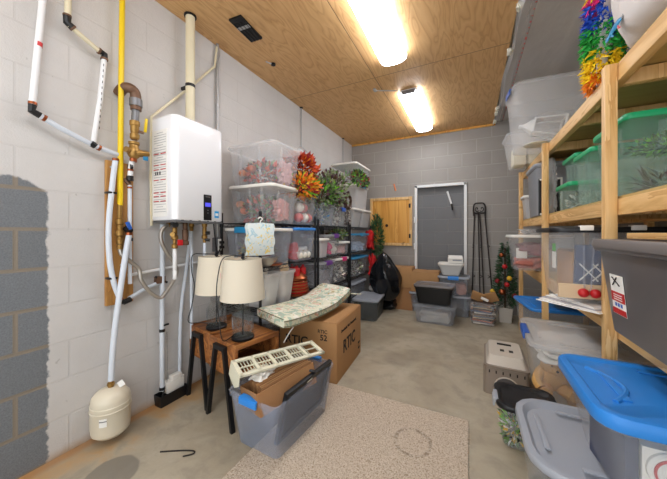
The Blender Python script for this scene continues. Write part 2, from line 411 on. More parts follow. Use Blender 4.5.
# ---------------------------------------------------------------- storage tote
def tote(label, c, size, rz=0, body=M_CLR, lid=M_WLID, latch=None, group=None, taper=.88, rad=.035, rim=.010, lid_h=.026,
         ribs=0, latch_ends='x', name='storage_tote', open_top=False, panel=True, latch_drop=.045, recess=.009, foot=False):
    w, d, h = size; x, y, z = c
    t = thing(name, label, 'storage tote' if name == 'storage_tote' else 'bin', (x, y, z), rz, group)
    hb = h if open_top else h-lid_h*.55
    b = MB(); wi, di = w-2*rim-.004, d-2*rim-.004
    rings = []
    for k in range(6):
        f = k/5; q = taper+(1-taper)*f
        rings.append(rrect(wi*q, di*q, rad, .004+f*(hb-.03-.004)))
    rings[0] = rrect(wi*taper*.96, di*taper*.96, rad, 0)
    rings.insert(1, rrect(wi*taper, di*taper, rad, .006))
    rings += [rrect(w-.004, d-.004, rad+.008, hb-.026), rrect(w, d, rad+.01, hb-.012), rrect(w, d, rad+.01, hb-.002), rrect(w-.006, d-.006, rad+.008, hb),
              rrect(wi-.004, di-.004, rad, hb-.002)]
    for k in range(3):
        f = 1-k/2; q = taper+(1-taper)*f
        rings.append(rrect((wi-.006)*q, (di-.006)*q, rad, .006+f*(hb-.03)))
    b.loft(rings, body)
    for k in range(ribs):
        for sy in (-1, 1):
            xx = (-.5+(k+.5)/ribs)*wi*.8
            yb = di/2*taper; yt = di/2
            b.loft([[(xx-.012*s1, sy*(yb+.003*s2), .03) for s1, s2 in ((-1, 0), (1, 0), (1, 1), (-1, 1))],
                    [(xx-.012*s1, sy*(yt*.985+.004*s2), hb-.03) for s1, s2 in ((-1, 0), (1, 0), (1, 1), (-1, 1))]], body)
        for sx in (-1, 1):
            yy = (-.5+(k+.5)/ribs)*di*.8
            b.loft([[(sx*(wi/2*taper+.003*s2), yy-.012*s1, .03) for s1, s2 in ((-1, 0), (1, 0), (1, 1), (-1, 1))],
                    [(sx*(wi/2*.985+.004*s2), yy-.012*s1, hb-.03) for s1, s2 in ((-1, 0), (1, 0), (1, 1), (-1, 1))]], body)
    obj('bin_body', b, t)
    if not open_top:
        l = MB(); W, D = w+.010, d+.010; z0 = h-lid_h
        rg = [rrect(W-.004, D-.004, rad+.014, z0), rrect(W, D, rad+.016, z0+.004), rrect(W, D, rad+.016, h-.008), rrect(W-.008, D-.008, rad+.014, h-.001), rrect(W-.02, D-.02, rad+.01, h)]
        if panel:
            rg += [rrect(W-.055, D-.055, rad, h), rrect(W-.066-recess, D-.066-recess, rad, h-recess), rrect(W*.5, D*.5, rad, h-recess)]
        l.loft(rg, lid)
        if panel and w > .3:
            for sx in (-1, 1):
                l.box((sx*(W*.36), 0, h-.006), (W*.03, D*.45, .006), lid, bev=.002)
                l.box((0, sx*(D*.34), h-.006), (W*.4, D*.035, .006), lid, bev=.002)
        obj('lid', l, t)
    if latch:
        for sx in (-1, 1):
            k = MB(); zt = h+.003 if not open_top else h+.001
            lw = (d if latch_ends == 'x' else w)*.34
            hw = (w if latch_ends == 'x' else d)/2
            if latch_ends == 'x':
                k.box((sx*(hw+.011), 0, zt-latch_drop/2), (.011, lw, latch_drop), latch, bev=.004)
                k.box((sx*(hw-.004), 0, zt+.001), (.034, lw, .008), latch, bev=.003)
            else:
                k.box((0, sx*(hw+.011), zt-latch_drop/2), (lw, .011, latch_drop), latch, bev=.004)
                k.box((0, sx*(hw-.004), zt+.001), (lw, .034, .008), latch, bev=.003)
            obj('latch', k, t)
    return t

def lump(label, c, size, m, seed=0, name='folded_cloth', cat='cloth', rz=0, amp=.18, group=None, kind=None, fr=7, sub=4):
    """soft rounded bundle, origin at its base"""
    mb = MB(); o = bmesh.ops.create_cube(mb.bm, size=1)
    bmesh.ops.subdivide_edges(mb.bm, edges=mb.bm.edges[:], cuts=2*sub, use_grid_fill=True)
    mb.mi(m)
    for v in mb.bm.verts:
        p = v.co*2; n = p.normalized()
        q = p*.55+n*.55 if True else p
        q = Vector((max(-1, min(1, q.x)), max(-1, min(1, q.y)), max(-1, min(1, q.z))))
        k = noise.noise(Vector((q.x*size[0]*fr+seed*3.3, q.y*size[1]*fr+seed, q.z*size[2]*fr*2)))*amp
        q = q*(1-abs(amp)*.5+k)
        v.co = Vector((q.x*size[0]/2, q.y*size[1]/2, max(0, (q.z+.93)*size[2]/1.93)))
    return solo(name, mb, label, cat, c, rz, group, kind)
def bunch(mb, c, rx, ry, rz, n, mats, l=.05, w=.03, upb=.4, seed=0):
    rr = random.Random(seed)
    for k in range(n):
        a = rr.uniform(0, 2*PI); u = rr.uniform(-1, 1); q = rr.uniform(.35, 1)**.6
        d = Vector((math.cos(a)*math.sqrt(1-u*u), math.sin(a)*math.sqrt(1-u*u), u))
        p = Vector(c)+Vector((d.x*rx*q, d.y*ry*q, d.z*rz*q))
        dd = (d+Vector((rr.uniform(-.6, .6), rr.uniform(-.6, .6), upb+rr.uniform(-.5, .5))))
        s = rr.uniform(.6, 1.3)
        mb.leaf(p, dd, l*s, w*s, rr.choice(mats), up=Vector((rr.uniform(-1, 1), rr.uniform(-1, 1), rr.uniform(-1, 1))))
    return mb
def leafm(name, c): return mat(name, c, .6, vary=.12, vscale=20)
LF_G1 = leafm('leaf_green', (92, 122, 58)); LF_G2 = leafm('leaf_dark_green', (52, 74, 44)); LF_G3 = leafm('leaf_sage', (140, 152, 112))
LF_P = leafm('leaf_plum', (92, 62, 70)); LF_O = leafm('leaf_orange', (232, 128, 26)); LF_Y = leafm('leaf_gold', (226, 180, 50)); LF_R = leafm('leaf_rust', (196, 70, 28))
LF_DR = leafm('leaf_crimson', (142, 30, 34)); LF_BR = leafm('twig_brown', (92, 66, 50)); LF_PK = leafm('petal_pink', (206, 96, 92)); LF_W = leafm('petal_white', (226, 220, 208))
LF_MG = leafm('petal_magenta', (190, 20, 80)); LF_LIME = leafm('leaf_lime', (120, 190, 50))

exec_parts = []

# ================================================================= camera
cd = bpy.data.cameras.new('camera'); cam = bpy.data.objects.new('camera', cd); COL.objects.link(cam)
cam.location = (0, 0, 1.2); cam.rotation_euler = (PI/2, 0, math.atan(137/276)); cd.sensor_width = 36; cd.lens = 36*276/667; cd.shift_y = -6.5/667; cd.clip_start = .02
scn.camera = cam
CAMP = (0, 0, 1.2); W = -1.98; D = 4.76; HC = 2.83; XR = 1.25
def wallbox(name, x0, x1, y0, y1, z0, z1, m):
    b = MB(); b.box(((x0+x1)/2, (y0+y1)/2, (z0+z1)/2), (x1-x0, y1-y0, z1-z0), m); return struct(name, b)
# ================================================================= room shell
wallbox('floor', W-.2, XR+.2, -.75, D+.2, -.1, 0, M_FL)
wallbox('wall_left', W-.2, W, -.75, D+.2, 0, HC+.1, M_WL)
wallbox('wall_right', XR, XR+.2, -.75, D+.2, 0, HC+.1, M_WR)
# back wall with the blocked-up doorway as a recess
b = MB()
dx0, dx1, dz = -.80, -.085, 1.955
for (x0, x1, z0, z1) in ((W, dx0, 0, HC+.1), (dx1, XR, 0, HC+.1), (dx0, dx1, dz, HC+.1)):
    b.box(((x0+x1)/2, D+.1, (z0+z1)/2), (x1-x0, .2, z1-z0), M_WB)
b.box(((dx0+dx1)/2, D+.13, dz/2), (dx1-dx0, .14, dz), M_WD)
struct('wall_back', b)
wallbox('ceiling', W-.2, .305, -.75, D+.2, HC, HC+.1, M_PLY)
# foil faced insulation laid in the bay beside the plywood
b = MB(); n = 30; xs = [.335+(XR-.335)*k/7 for k in range(8)]; rows = []
for j in range(n+1):
    y = -1.6+(D+1.6)*j/n
    rows.append([(x, y, HC+.03-.03*noise.noise(Vector((x*3, y*1.4, 0)))-.02*math.sin(k*2.2)) for k, x in enumerate(xs)])
b.loft(rows, M_FOIL, False, False, closed=False)
b.box(((.3+XR)/2, 1.6, HC+.14), (XR-.3, 6.4, .08), M_FOAM)
st = struct('ceiling', b, 'foil faced insulation in the open ceiling bay', smooth=True)
# red printed ticks along the foil seam
t = thing('foil_seam_tape', 'white translucent seam tape with red print running along the foil ceiling strip', 'tape', (.42, 1.6, HC-.004))
b = MB(); b.box((.40, 2.5, HC-.006), (.045, 4.4, .001), M_FILM); obj('tape_strip', b, t, True)
b = MB()
for k in range(60):
    y = .6+k*.068; b.box((.414, y, HC-.0075), (.012, R.choice((.02, .034, .01)), .001), M_RED)
obj('red_print', b, t, True)
b = MB(); rows = []
for j in range(41):
    y = .3+j*.107
    rows.append([(.31+.012*math.sin(y*5), y, HC-.002), (.335+.01*math.sin(y*7), y, HC-.03-.02*math.sin(y*2.1)**2), (.375+.015*math.sin(y*4), y, HC-.025-.015*math.sin(y*3+1)), (.395, y, HC-.004)])
b.loft(rows, M_FILM, False, False, closed=False)
soloW('plastic_film_strip', b, 'creased clear plastic film hanging along the ragged plywood edge', 'plastic film', (.35, 2.4, HC-.03))
for k, (y, s) in enumerate(((4.15, .035), (4.3, .05), (4.62, .06), (1.9, .03), (2.1, .035), (2.35, .03), (2.9, .03))):
    lump('lump of off-white expanding foam at the plywood edge', (.315, y, HC-.035), (.05, s*2.4, .045), M_FOAM, k, 'expanding_foam', 'foam', group='foam lumps on plywood edge', amp=.5, fr=30, sub=2)
# trims
b = MB(); b.box((-.82, D-.012, HC-.014), (2.3, .02, .026), M_HATCH); struct('trim_1', b)
# metal door frame round the infill
b = MB()
for x in (-.835+.02, -.05-.02): b.box((x, D-.005, .995), (.042, .05, 1.99), M_WPAINT, bev=.004)
b.box((-.4425, D-.005, 1.99-.02), (.785, .05, .042), M_WPAINT, bev=.004)
t = struct('door_1', b, 'white metal frame around the blocked-up doorway')
for z in (1.42, .98):
    b = MB(); b.box((-.83, D-.038, z), (.03, .018, .10), M_WPAINT, bev=.003); obj('hinge', b, t)
b = MB(); b.tube([(-.33, D-.03, 1.86), (-.27, D-.035, 1.66)], .016, M_WPAINT); b.tube([(-.27, D-.035, 1.66), (-.255, D-.04, 1.56)], .010, M_BLK)
soloW('capped_pipe_stub', b, 'short white pipe stub with a black end slanting on the dark block infill', 'pipe', (-.3, D-.03, 1.72))
b = MB(); b.tube([(-1.19, D-.002, 2.05), (-1.16, D-.002, 1.93)], .013, mat('orange_spray_paint', (214, 128, 82), .8), cap=True)
soloW('orange_paint_mark', b, 'small orange spray paint dash on the back wall blocks', 'paint mark', (-1.18, D-.002, 2.0))
# access hatch
t = thing('access_hatch', 'framed varnished plywood hatch with a knot, mounted on the back wall left of doorway', 'hatch', (-1.24, D, 1.0))
b = MB(); b.box((-1.245, D-.012, 1.40), (.66, .02, .74), M_HATCH); obj('hatch_panel', b, t, True)
for (cx, cz, sx, sz) in ((-1.59, 1.40, .045, .83), (-.90, 1.40, .045, .83), (-1.245, 1.79, .65, .045), (-1.245, 1.005, .65, .045)):
    b = MB(); b.box((cx, D-.018, cz), (sx, .036, sz), M_PINE, bev=.003); obj('frame_rail', b, t, True)
b = MB(); b.lathe([(0.001, 0), (.026, .001), (.026, .004), (.001, .005)], (-1.31, D-.027, 1.33), mat('wood_knot', (60, 32, 16), .7), 14, Matrix.Rotation(PI/2, 3, 'X')); obj('knot_hole', b, t, True)
for z in (1.15, 1.66):
    b = MB(); b.box((-.915, D-.038, z), (.03, .008, .07), M_BLKM, bev=.002); obj('hinge', b, t, True)

# ================================================================= ceiling fixtures
for i, (yc, lab) in enumerate(((1.92, 'long lit wraparound ceiling light nearest the camera'), (3.785, 'lit wraparound ceiling light nearest the back wall'), (.06, 'added unseen wraparound ceiling light overhead by the camera, for fill'))):  # the last fixture is added out of view to brighten the room
    t = thing('ceiling_light', lab, 'ceiling light', (-.63, yc, HC-.06), group='wraparound ceiling lights')
    b = MB(); b.box((0, 0, .045), (.19, 1.23, .028), M_WPAINT, bev=.003); obj('metal_base', b, t)
    b = MB(); hl = .60; n = 12; rings = []
    for yy in (-hl, -hl+.01, hl-.01, hl):
        s = .94 if abs(yy) == hl else 1
        rings.append([(-.118*math.cos(PI*k/n)*s, yy, .034-.062*s*math.sin(PI*k/n)**.6) for k in range(n+1)])
    b.loft(rings, M_DIFF, True, True); obj('diffuser', b, t)
    for yy in (-.612, .612):
        b = MB(); b.box((0, yy, .026), (.15, .018, .045), M_GRYM, bev=.003); obj('end_bracket', b, t)
b = MB(); b.tube([(-.97, 3.02, HC-.012), (-.74, 3.14, HC-.012)], .006, M_GALV); b.box((-.97, 3.01, HC-.012), (.03, .05, .022), M_GALV, bev=.004)
soloW('ceiling_cable', b, 'short grey cable and clip feeding the far ceiling light', 'cable', (-.86, 3.08, HC-.012))
t = thing('ceiling_vent', 'small rectangular black ceiling register near the left wall', 'vent', (-1.60, 1.66, HC-.012), math.radians(4))
b = MB(); b.box((0, 0, .004), (.115, .26, .014), M_BLKM, bev=.002); obj('vent_frame', b, t)
b = MB()
for k in range(4): b.box((-.045+k*.03, .02, -.005), (.004, .22, .006), M_BLKM)
b.box((0, -.03, -.004), (.11, .03, .004), M_GALV); obj('louver', b, t)
b = MB(); b.lathe([(.001, 0), (.022, .002), (.022, .016), (.001, .018)], (-1.70, 2.12, HC-.018), M_BLKM, 12)
b.tube([(-1.70, 2.12, HC-.01), (-1.73, 2.05, HC-.012)], .006, M_GALV)
soloW('ceiling_hook', b, 'tiny dark fitting on the plywood ceiling beyond the black register', 'fitting', (-1.70, 2.12, HC-.018))

# ================================================================= left wall plumbing
def ring_fit(b, p, r, m, d=(0, 0, 1), l=.02):
    d = Vector(d).normalized(); p = Vector(p); b.tube([p-d*l/2, p+d*l/2], r, m, 12)
# pipe A
t = thing('water_pipe', 'long white pipe with a red band dropping from ceiling and elbowing towards brass valves', 'pipe', (-1.93, .556, 1.79))
b = MB(); b.tube([(-1.93, .60, HC), (-1.93, .597, 2.45), (-1.93, .575, 2.1), (-1.93, .556, 1.815)], .0145, M_PIPE, 12, 4); obj('pipe_riser', b, t, True)
b = MB(); b.tube([(-1.93, .565, 1.795), (-1.93, .659, 1.752), (-1.93, .801, 1.702), (-1.93, .955, 1.672)], .0135, M_PEXG, 12); obj('pipe_run', b, t, True)
b = MB(); ring_fit(b, (-1.93, .579, 2.14), .0152, M_RED, (0, .03, .35), .022); obj('red_band', b, t, True)
b = MB(); b.tube([(-1.93, .558, 1.83), (-1.93, .555, 1.80), (-1.93, .585, 1.788)], .0165, M_BLK, 10); ring_fit(b, (-1.93, .558, 1.838), .017, M_COPP, l=.012); ring_fit(b, (-1.93, .60, 1.781), .017, M_COPP, (0, .8, -.3), .012)
obj('elbow_fitting', b, t, True)
b = MB(); b.tube([(-1.93, .790, 1.712), (-1.93, .812, 1.698)], .018, M_BLK, 10); ring_fit(b, (-1.93, .83, 1.694), .017, M_COPP, (0, 1, -.3), .012); obj('tee_fitting', b, t, True)
# pipe B
t = thing('water_pipe', 'cream pipe stepping sideways at a black elbow then dropping white with tiny print', 'pipe', (-1.93, .80, 1.73))
b = MB(); b.tube([(-1.93, .698, HC), (-1.93, .690, 2.34)], .0145, M_CREAM, 12); b.tube([(-1.93, .695, 2.315), (-1.93, .845, 2.250)], .0125, M_CREAM, 12); obj('pipe_offset', b, t, True)
b = MB(); b.tube([(-1.93, .856, 2.235), (-1.93, .835, 1.98), (-1.93, .803, 1.72)], .0135, M_PIPE, 12); obj('pipe_drop', b, t, True)
b = MB()
for k in range(12): z = 2.18-k*.034; b.box((-1.9165, .835-.0000-(2.2-z)*.055+.012, z), (.001, .003, .014), M_INK)
obj('pipe_print', b, t, True)
for p in (((-1.93, .688, 2.36), (-1.93, .688, 2.325), (-1.93, .712, 2.31)), ((-1.93, .83, 2.256), (-1.93, .856, 2.25), (-1.93, .855, 2.222))):
    b = MB(); b.tube(p, .018, M_BLK, 10); ring_fit(b, p[0], .0185, M_BRZ, Vector(p[1])-Vector(p[0]), .01); ring_fit(b, p[2], .0185, M_BRZ, Vector(p[2])-Vector(p[1]), .01); obj('elbow_fitting', b, t, True)
# gas line
t = thing('gas_pipe', 'straight yellow gas pipe running up the left wall beside the brass valves', 'pipe', (-1.93, .935, 1.16))
b = MB(); b.tube([(-1.925, .948, HC), (-1.925, .940, 2.1), (-1.925, .934, 1.37)], .015, M_YEL, 12); obj('yellow_pipe', b, t, True)
b = MB(); b.lathe([(.012, 0), (.019, .004), (.019, .03), (.014, .035), (.014, .05), (.024, .055), (.024, .085), (.016, .09), (.016, .12), (.022, .125), (.022, .155), (.014, .16), (.014, .24), (.012, .25)], (-1.925, .932, 1.13), M_BRASS, 12)
obj('brass_valve', b, t, True)
b = MB(); b.box((-1.885, .962, 1.245), (.012, .022, .05), M_BLUED, Matrix.Rotation(.4, 3, 'X'), .004); obj('blue_handle', b, t, True)
t = thing('flexible_gas_hose', 'braided steel hose curving from the gas valve to under the water heater', 'hose', (-1.90, 1.0, .83))
b = MB(); b.tube([(-1.925, .932, 1.13), (-1.92, .94, 1.07), (-1.91, .985, 1.02), (-1.905, 1.03, .97), (-1.90, 1.04, .90), (-1.895, 1.075, .835), (-1.89, 1.10, .80), (-1.88, 1.145, .765), (-1.87, 1.175, .785), (-1.87, 1.255, .90), (-1.86, 1.24, .98), (-1.86, 1.18, 1.07), (-1.86, 1.145, 1.15), (-1.86, 1.15, 1.22), (-1.86, 1.20, 1.262)], .0125, M_STEEL, 10, 6); obj('hose', b, t, True)
b = MB(); ring_fit(b, (-1.925, .932, 1.115), .016, M_BRASS, l=.03); obj('end_nut', b, t, True)
b = MB(); ring_fit(b, (-1.86, 1.205, 1.262), .016, M_BRASS, (0, .6, .3), .03); obj('end_nut', b, t, True)
# backing board
t = thing('backing_board', 'narrow upright wooden board screwed to the painted block wall behind pipes', 'board', (W, .95, .76))
b = MB(); b.box((W+.014, .95, 1.20), (.024, .148, .88), M_BOARD, bev=.003); obj('board', b, t, True)
b = MB()
for y, z in ((.955, 1.0), (.9, 1.6), (1.0, 1.35)): b.lathe([(.001, 0), (.008, .001), (.006, .004), (.001, .005)], (W+.026, y, z), M_GALV, 8, Matrix.Rotation(PI/2, 3, 'Y'))
obj('screw', b, t, True)
# brass valve assembly
t = thing('brass_valve_assembly', 'brass and bronze shutoff valve stack with a copper elbow and yellow lever on left wall', 'valve', (-1.90, .98, 1.59))
b = MB(); b.tube([(-1.98, .952, 2.075), (-1.93, .955, 2.10), (-1.895, .975, 2.10), (-1.89, 1.0, 2.08), (-1.89, 1.005, 2.03)], .030, M_BRZ, 14, 3); ring_fit(b, (-1.89, 1.005, 2.02), .035, M_GRYM, l=.045); ring_fit(b, (-1.89, 1.005, 1.985), .030, M_BRZ, l=.025); obj('copper_elbow', b, t, True)
b = MB(); b.tube([(-1.89, 1.004, 1.98), (-1.89, 1.0, 1.90)], .021, M_GRYM, 12); obj('nipple', b, t, True)
b = MB(); b.lathe([(.018, 0), (.026, .01), (.026, .035), (.020, .04), (.024, .06), (.024, .085), (.028, .09), (.028, .115), (.02, .12)], (-1.89, .998, 1.785), M_BRASS, 12); obj('ball_valve', b, t, True)
b = MB(); b.tube([(-1.89, 1.0, 1.845), (-1.86, 1.035, 1.835)], .009, M_BRZ, 8); b.box((-1.855, 1.045, 1.885), (.008, .016, .09), M_YEL, Matrix.Rotation(-.1, 3, 'X'), .003); obj('lever_handle', b, t, True)
b = MB(); b.lathe([(.016, 0), (.028, .012), (.036, .03), (.036, .055), (.026, .07), (.024, .085), (.03, .09), (.03, .105), (.014, .11)], (-1.89, .994, 1.665), M_BRASS, 14)
b.tube([(-1.89, .985, 1.70), (-1.86, 1.02, 1.70), (-1.845, 1.06, 1.705)], [.026, .022, .014], M_BRASS, 10); b.tube([(-1.89, .985, 1.705), (-1.875, .94, 1.71)], .018, M_BRASS, 10); obj('pressure_regulator', b, t, True)
b = MB(); b.box((-1.85, 1.04, 1.675), (.006, .028, .03), M_TEAL, bev=.002); obj('blue_tag', b, t, True)
b = MB(); ring_fit(b, (-1.89, .99, 1.655), .02, M_COPP, l=.02); b.tube([(-1.895, .985, 1.65), (-1.90, .98, 1.60)], .015, M_PIPE, 12); b.tube([(-1.90, .97, 1.61), (-1.90, .985, 1.61)], .022, M_BLK, 10); obj('tee_connector', b, t, True)
b = MB(); b.tube([(-1.90, .98, 1.60), (-1.90, .977, 1.545)], .0145, M_PIPE, 12); ring_fit(b, (-1.90, .978, 1.592), .017, M_COPP, l=.012); ring_fit(b, (-1.90, .977, 1.54), .019, M_BLK, l=.03); obj('stub_pipe', b, t, True)
# pex group on board
t = thing('water_pipe', 'bowed white pipe strapped to the left side of the wooden board', 'pipe', (-1.93, .88, .80))
b = MB(); b.tube([(-1.915, .905, 1.64), (-1.915, .89, 1.50), (-1.91, .868, 1.25), (-1.91, .872, 1.05), (-1.91, .895, .90), (-1.91, .93, .79)], .0145, M_PEXG, 12, 4); obj('pipe', b, t, True)
b = MB(); ring_fit(b, (-1.915, .905, 1.642), .017, M_COPP, l=.014); ring_fit(b, (-1.91, .927, .80), .017, M_COPP, (0, .3, -1), .014); b.tube([(-1.91, .93, .79), (-1.91, .95, .775), (-1.91, .985, .785)], .017, M_BLK, 10); obj('elbow_fitting', b, t, True)
for z, y in ((1.44, .885), (.93, .888)):
    b = MB(); b.box((-1.925, y, z), (.05, .045, .012), M_BLK, bev=.003); obj('pipe_clip', b, t, True)
t = thing('water_pipe', 'short white pipe down the right side of the wooden board', 'pipe', (-1.91, 1.0, .87))
b = MB(); b.tube([(-1.92, .985, 1.50), (-1.92, .987, .88)], .0115, M_PEXG, 12); obj('pipe', b, t, True)
b = MB(); b.tube([(-1.93, .96, 1.54), (-1.92, .985, 1.505)], .014, M_BRZ, 8); ring_fit(b, (-1.92, .985, 1.485), .014, M_COPP, l=.012); ring_fit(b, (-1.92, .987, 1.16), .016, M_BLK, l=.02); obj('fitting', b, t, True)
# tank + riser
t = thing('expansion_tank', 'cream banded expansion tank hanging just above floor at the end of a slanting pipe', 'tank', (-1.872, .862, .035))
b = MB(); b.lathe([(.03, 0), (.085, .008), (.112, .035), (.118, .07), (.120, .205), (.121, .207), (.121, .235), (.118, .238), (.117, .262), (.112, .285), (.085, .318), (.05, .334), (.018, .340)], (0, 0, 0), M_TANK, 32); obj('tank_body', b, t)
b = MB(); b.lathe([(.1205, .195), (.1235, .198), (.1235, .204), (.1205, .207)], (0, 0, 0), M_TANK, 32, cap=False); obj('band', b, t)
b = MB(); b.lathe([(.018, .335), (.018, .35), (.023, .352), (.023, .368), (.016, .37), (.016, .385), (.012, .386)], (0, 0, 0), M_BRASS, 12); obj('brass_fitting', b, t)
b = MB()
for k in range(6):
    a = -.95+k*.06; b.box((.1215*math.cos(a), .1215*math.sin(a), .15), (.001, .0078, .055), M_PAPER, Matrix.Rotation(a, 3, 'Z'))
    b.box((.1222*math.cos(a), .1222*math.sin(a), .16), (.001, .006, .006), M_INK, Matrix.Rotation(a, 3, 'Z'))
obj('spec_label', b, t)
b = MB(); b.box((.03, .05, .345), (.05, .035, .003), M_PAPER, Matrix.Rotation(.5, 3, 'Y') @ Matrix.Rotation(.4, 3, 'X')); obj('paper_tag', b, t)
t.scale = (.80, .80, .80)
t = thing('tank_riser_pipe', 'pale grey pipe slanting from the wooden board down to cream tank', 'pipe', (-1.872, .862, .35))
b = MB(); b.tube([(-1.872, .862, .342), (-1.872, .88, .62), (-1.88, .935, 1.02), (-1.885, .965, 1.20)], .0155, M_PEXG, 12, 4); obj('pipe', b, t, True)
b = MB(); ring_fit(b, (-1.885, .964, 1.195), .018, M_COPP, l=.016); b.tube([(-1.92, .965, 1.225), (-1.885, .968, 1.215)], .02, M_BLK, 10); obj('elbow_fitting', b, t, True)
# horizontal lines behind
t = thing('water_pipe', 'pair of thin white pipes running level along wall from the board to the outlet', 'pipe', (-1.955, 1.3, .9))
b = MB(); b.tube([(-1.955, .99, .93), (-1.955, 1.72, .985)], .0105, M_PIPE, 10); obj('upper_pipe', b, t, True)
b = MB(); b.tube([(-1.94, .99, .785), (-1.94, 1.10, .835), (-1.94, 1.2, .86)], .0125, M_PEXG, 10); obj('lower_pipe', b, t, True)
b = MB(); b.box((-1.94, 1.185, .875), (.04, .06, .05), M_BRZ, bev=.006); b.tube([(-1.93, 1.15, .90), (-1.93, 1.23, .85)], .008, M_BLK, 8); obj('clamp_block', b, t, True)
t = thing('drain_pipe', 'white drain pipe dropping from the heater to black condensate tray', 'pipe', (-1.945, 1.2, .08))
b = MB(); b.tube([(-1.93, 1.195, .10), (-1.93, 1.195, .55), (-1.935, 1.20, 1.26)], .0155, M_PEXG, 12); obj('pipe', b, t, True)
b = MB(); ring_fit(b, (-1.93, 1.195, .52), .019, M_BLK, l=.02); b.box((-1.92, 1.215, .555), (.01, .04, .012), M_BLK); ring_fit(b, (-1.93, 1.195, .115), .019, M_BLK, l=.02); obj('pipe_clip', b, t, True)
b = MB(); b.tube([(-1.925, 1.225, .50), (-1.925, 1.23, .30), (-1.925, 1.225, .12)], .004, M_LINE if False else M_GLASS, 6); obj('clear_tube', b, t, True)
t = thing('drain_pipe', 'grey pipe dropping behind the left lamp into the white pump', 'pipe', (-1.945, 1.41, .1))
b = MB(); b.tube([(-1.945, 1.335, .12), (-1.945, 1.345, .6), (-1.945, 1.40, 1.0), (-1.92, 1.415, 1.24)], .0125, M_PEXG, 12, 3); obj('pipe', b, t, True)
# pump
t = thing('condensate_pump', 'white condensate pump box sitting in a black tray by the wall', 'pump', (-1.93, 1.26, 0))
b = MB(); b.loft([rrect(.075, .19, .008, 0), rrect(.085, .20, .008, .075), rrect(.077, .192, .006, .075), rrect(.07, .185, .006, .01)], M_BLK); obj('tray', b, t)
b = MB(); b.box((-.004, .02, .105), (.062, .13, .075), M_WLID, bev=.008); b.box((-.004, .035, .155), (.05, .075, .035), M_WLID, bev=.006); b.box((-.004, .088, .12), (.04, .012, .05), M_WLID, bev=.004); obj('pump_housing', b, t)
b = MB(); b.tube([(.034, -.085, .075), (.034, -.07, .11), (.02, -.06, .10)], .004, M_BLK, 6); obj('pump_hose', b, t)

# ================================================================= tankless heater
t = thing('tankless_water_heater', 'white wall-hung tankless water heater with a small black control panel', 'water heater', (-1.85, 1.34, 1.285))
x0, x1, y0, y1, z0, z1 = -1.96, -1.715, 1.14, 1.545, 1.285, 1.985
b = MB(); n = 6
def hring(z, ins=0):
    r = .045; X0, X1, Y0, Y1 = x0, x1-ins, y0+ins, y1-ins
    out = [(X0, Y0, z)]
    for k in range(n+1):
        a = -PI/2+k*PI/2/n; out.append((X1-r+r*math.cos(a), Y0+r+r*math.sin(a), z))
    for k in range(n+1):
        a = k*PI/2/n; out.append((X1-r+r*math.cos(a), Y1-r+r*math.sin(a), z))
    out.append((X0, Y1, z)); return out
b.loft([hring(z0, .006), hring(z0+.006), hring(z1-.02), hring(z1-.006, .004), hring(z1, .014)], M_WENAM); obj('casing', b, t, True, ang=.9)
b = MB(); b.box((-1.835, 1.34, 1.277), (.235, .38, .014), M_GRYM, bev=.002)
for y in (1.2, 1.26, 1.33, 1.4, 1.46): b.box((-1.72, y, 1.282), (.006, .018, .02), M_GRYM)
obj('bottom_plate', b, t, True)
b = MB(); b.box((-1.714, 1.392, 1.385), (.006, .066, .185), M_BLK, bev=.004); k = obj('control_panel', b, t, True)
b = MB(); b.box((-1.7095, 1.392, 1.405), (.003, .046, .028), mat('lit_blue_screen', (70, 70, 190), .3, emit=.6)); obj('display', b, k, False); k.children[0].location = -t.location
b = MB()
for z in (1.365, 1.345): b.lathe([(.001, 0), (.005, .001), (.004, .003), (.001, .004)], (-1.711, 1.392, z), M_GRYM, 8, Matrix.Rotation(PI/2, 3, 'Y'))
b.box((-1.7105, 1.392, 1.462), (.002, .04, .006), M_GRYM); o = obj('button', b, k, False); o.location = -t.location
b = MB(); b.box((-1.714, 1.472, 1.338), (.003, .038, .05), mat('energy_label_blue', (40, 150, 210), .4)); b.box((-1.712, 1.472, 1.338), (.002, .026, .02), M_PAPER); obj('efficiency_sticker', b, t, True)
b = MB(); b.box((-1.862, 1.139, 1.60), (.15, .002, .58), M_PAPER)
for k in range(34):
    z = 1.87-k*.0165
    if z < 1.335: break
    w_ = .13 if k % 5 else .07
    b.box((-1.862, 1.1375, z), (w_, .001, .0035), mat('grey_ink', (170, 168, 170), .7))
for z in (1.73, 1.655, 1.625, 1.555, 1.47, 1.445, 1.412): 
    for xx in (-1.905, -1.83): b.box((xx+.004, 1.137, z), (.055, .0012, .006), M_RED)
for xx in (-1.905, -1.885, -1.86): b.box((xx, 1.137, 1.60), (.012, .0012, .022), M_INK)
obj('warning_label', b, t, True)
b = MB(); b.tube([(-1.955, 1.137, 1.25), (-1.955, 1.133, 1.6), (-1.955, 1.135, 1.99), (-1.958, 1.45, 2.36), (-1.958, 1.66, 2.62), (-1.955, 1.68, 2.80)], .009, M_CREAM, 6)
soloW('strap_cable', b, 'thin cream cable rising beside the water heater and slanting up to the ceiling', 'cable', (-1.955, 1.137, 1.6))
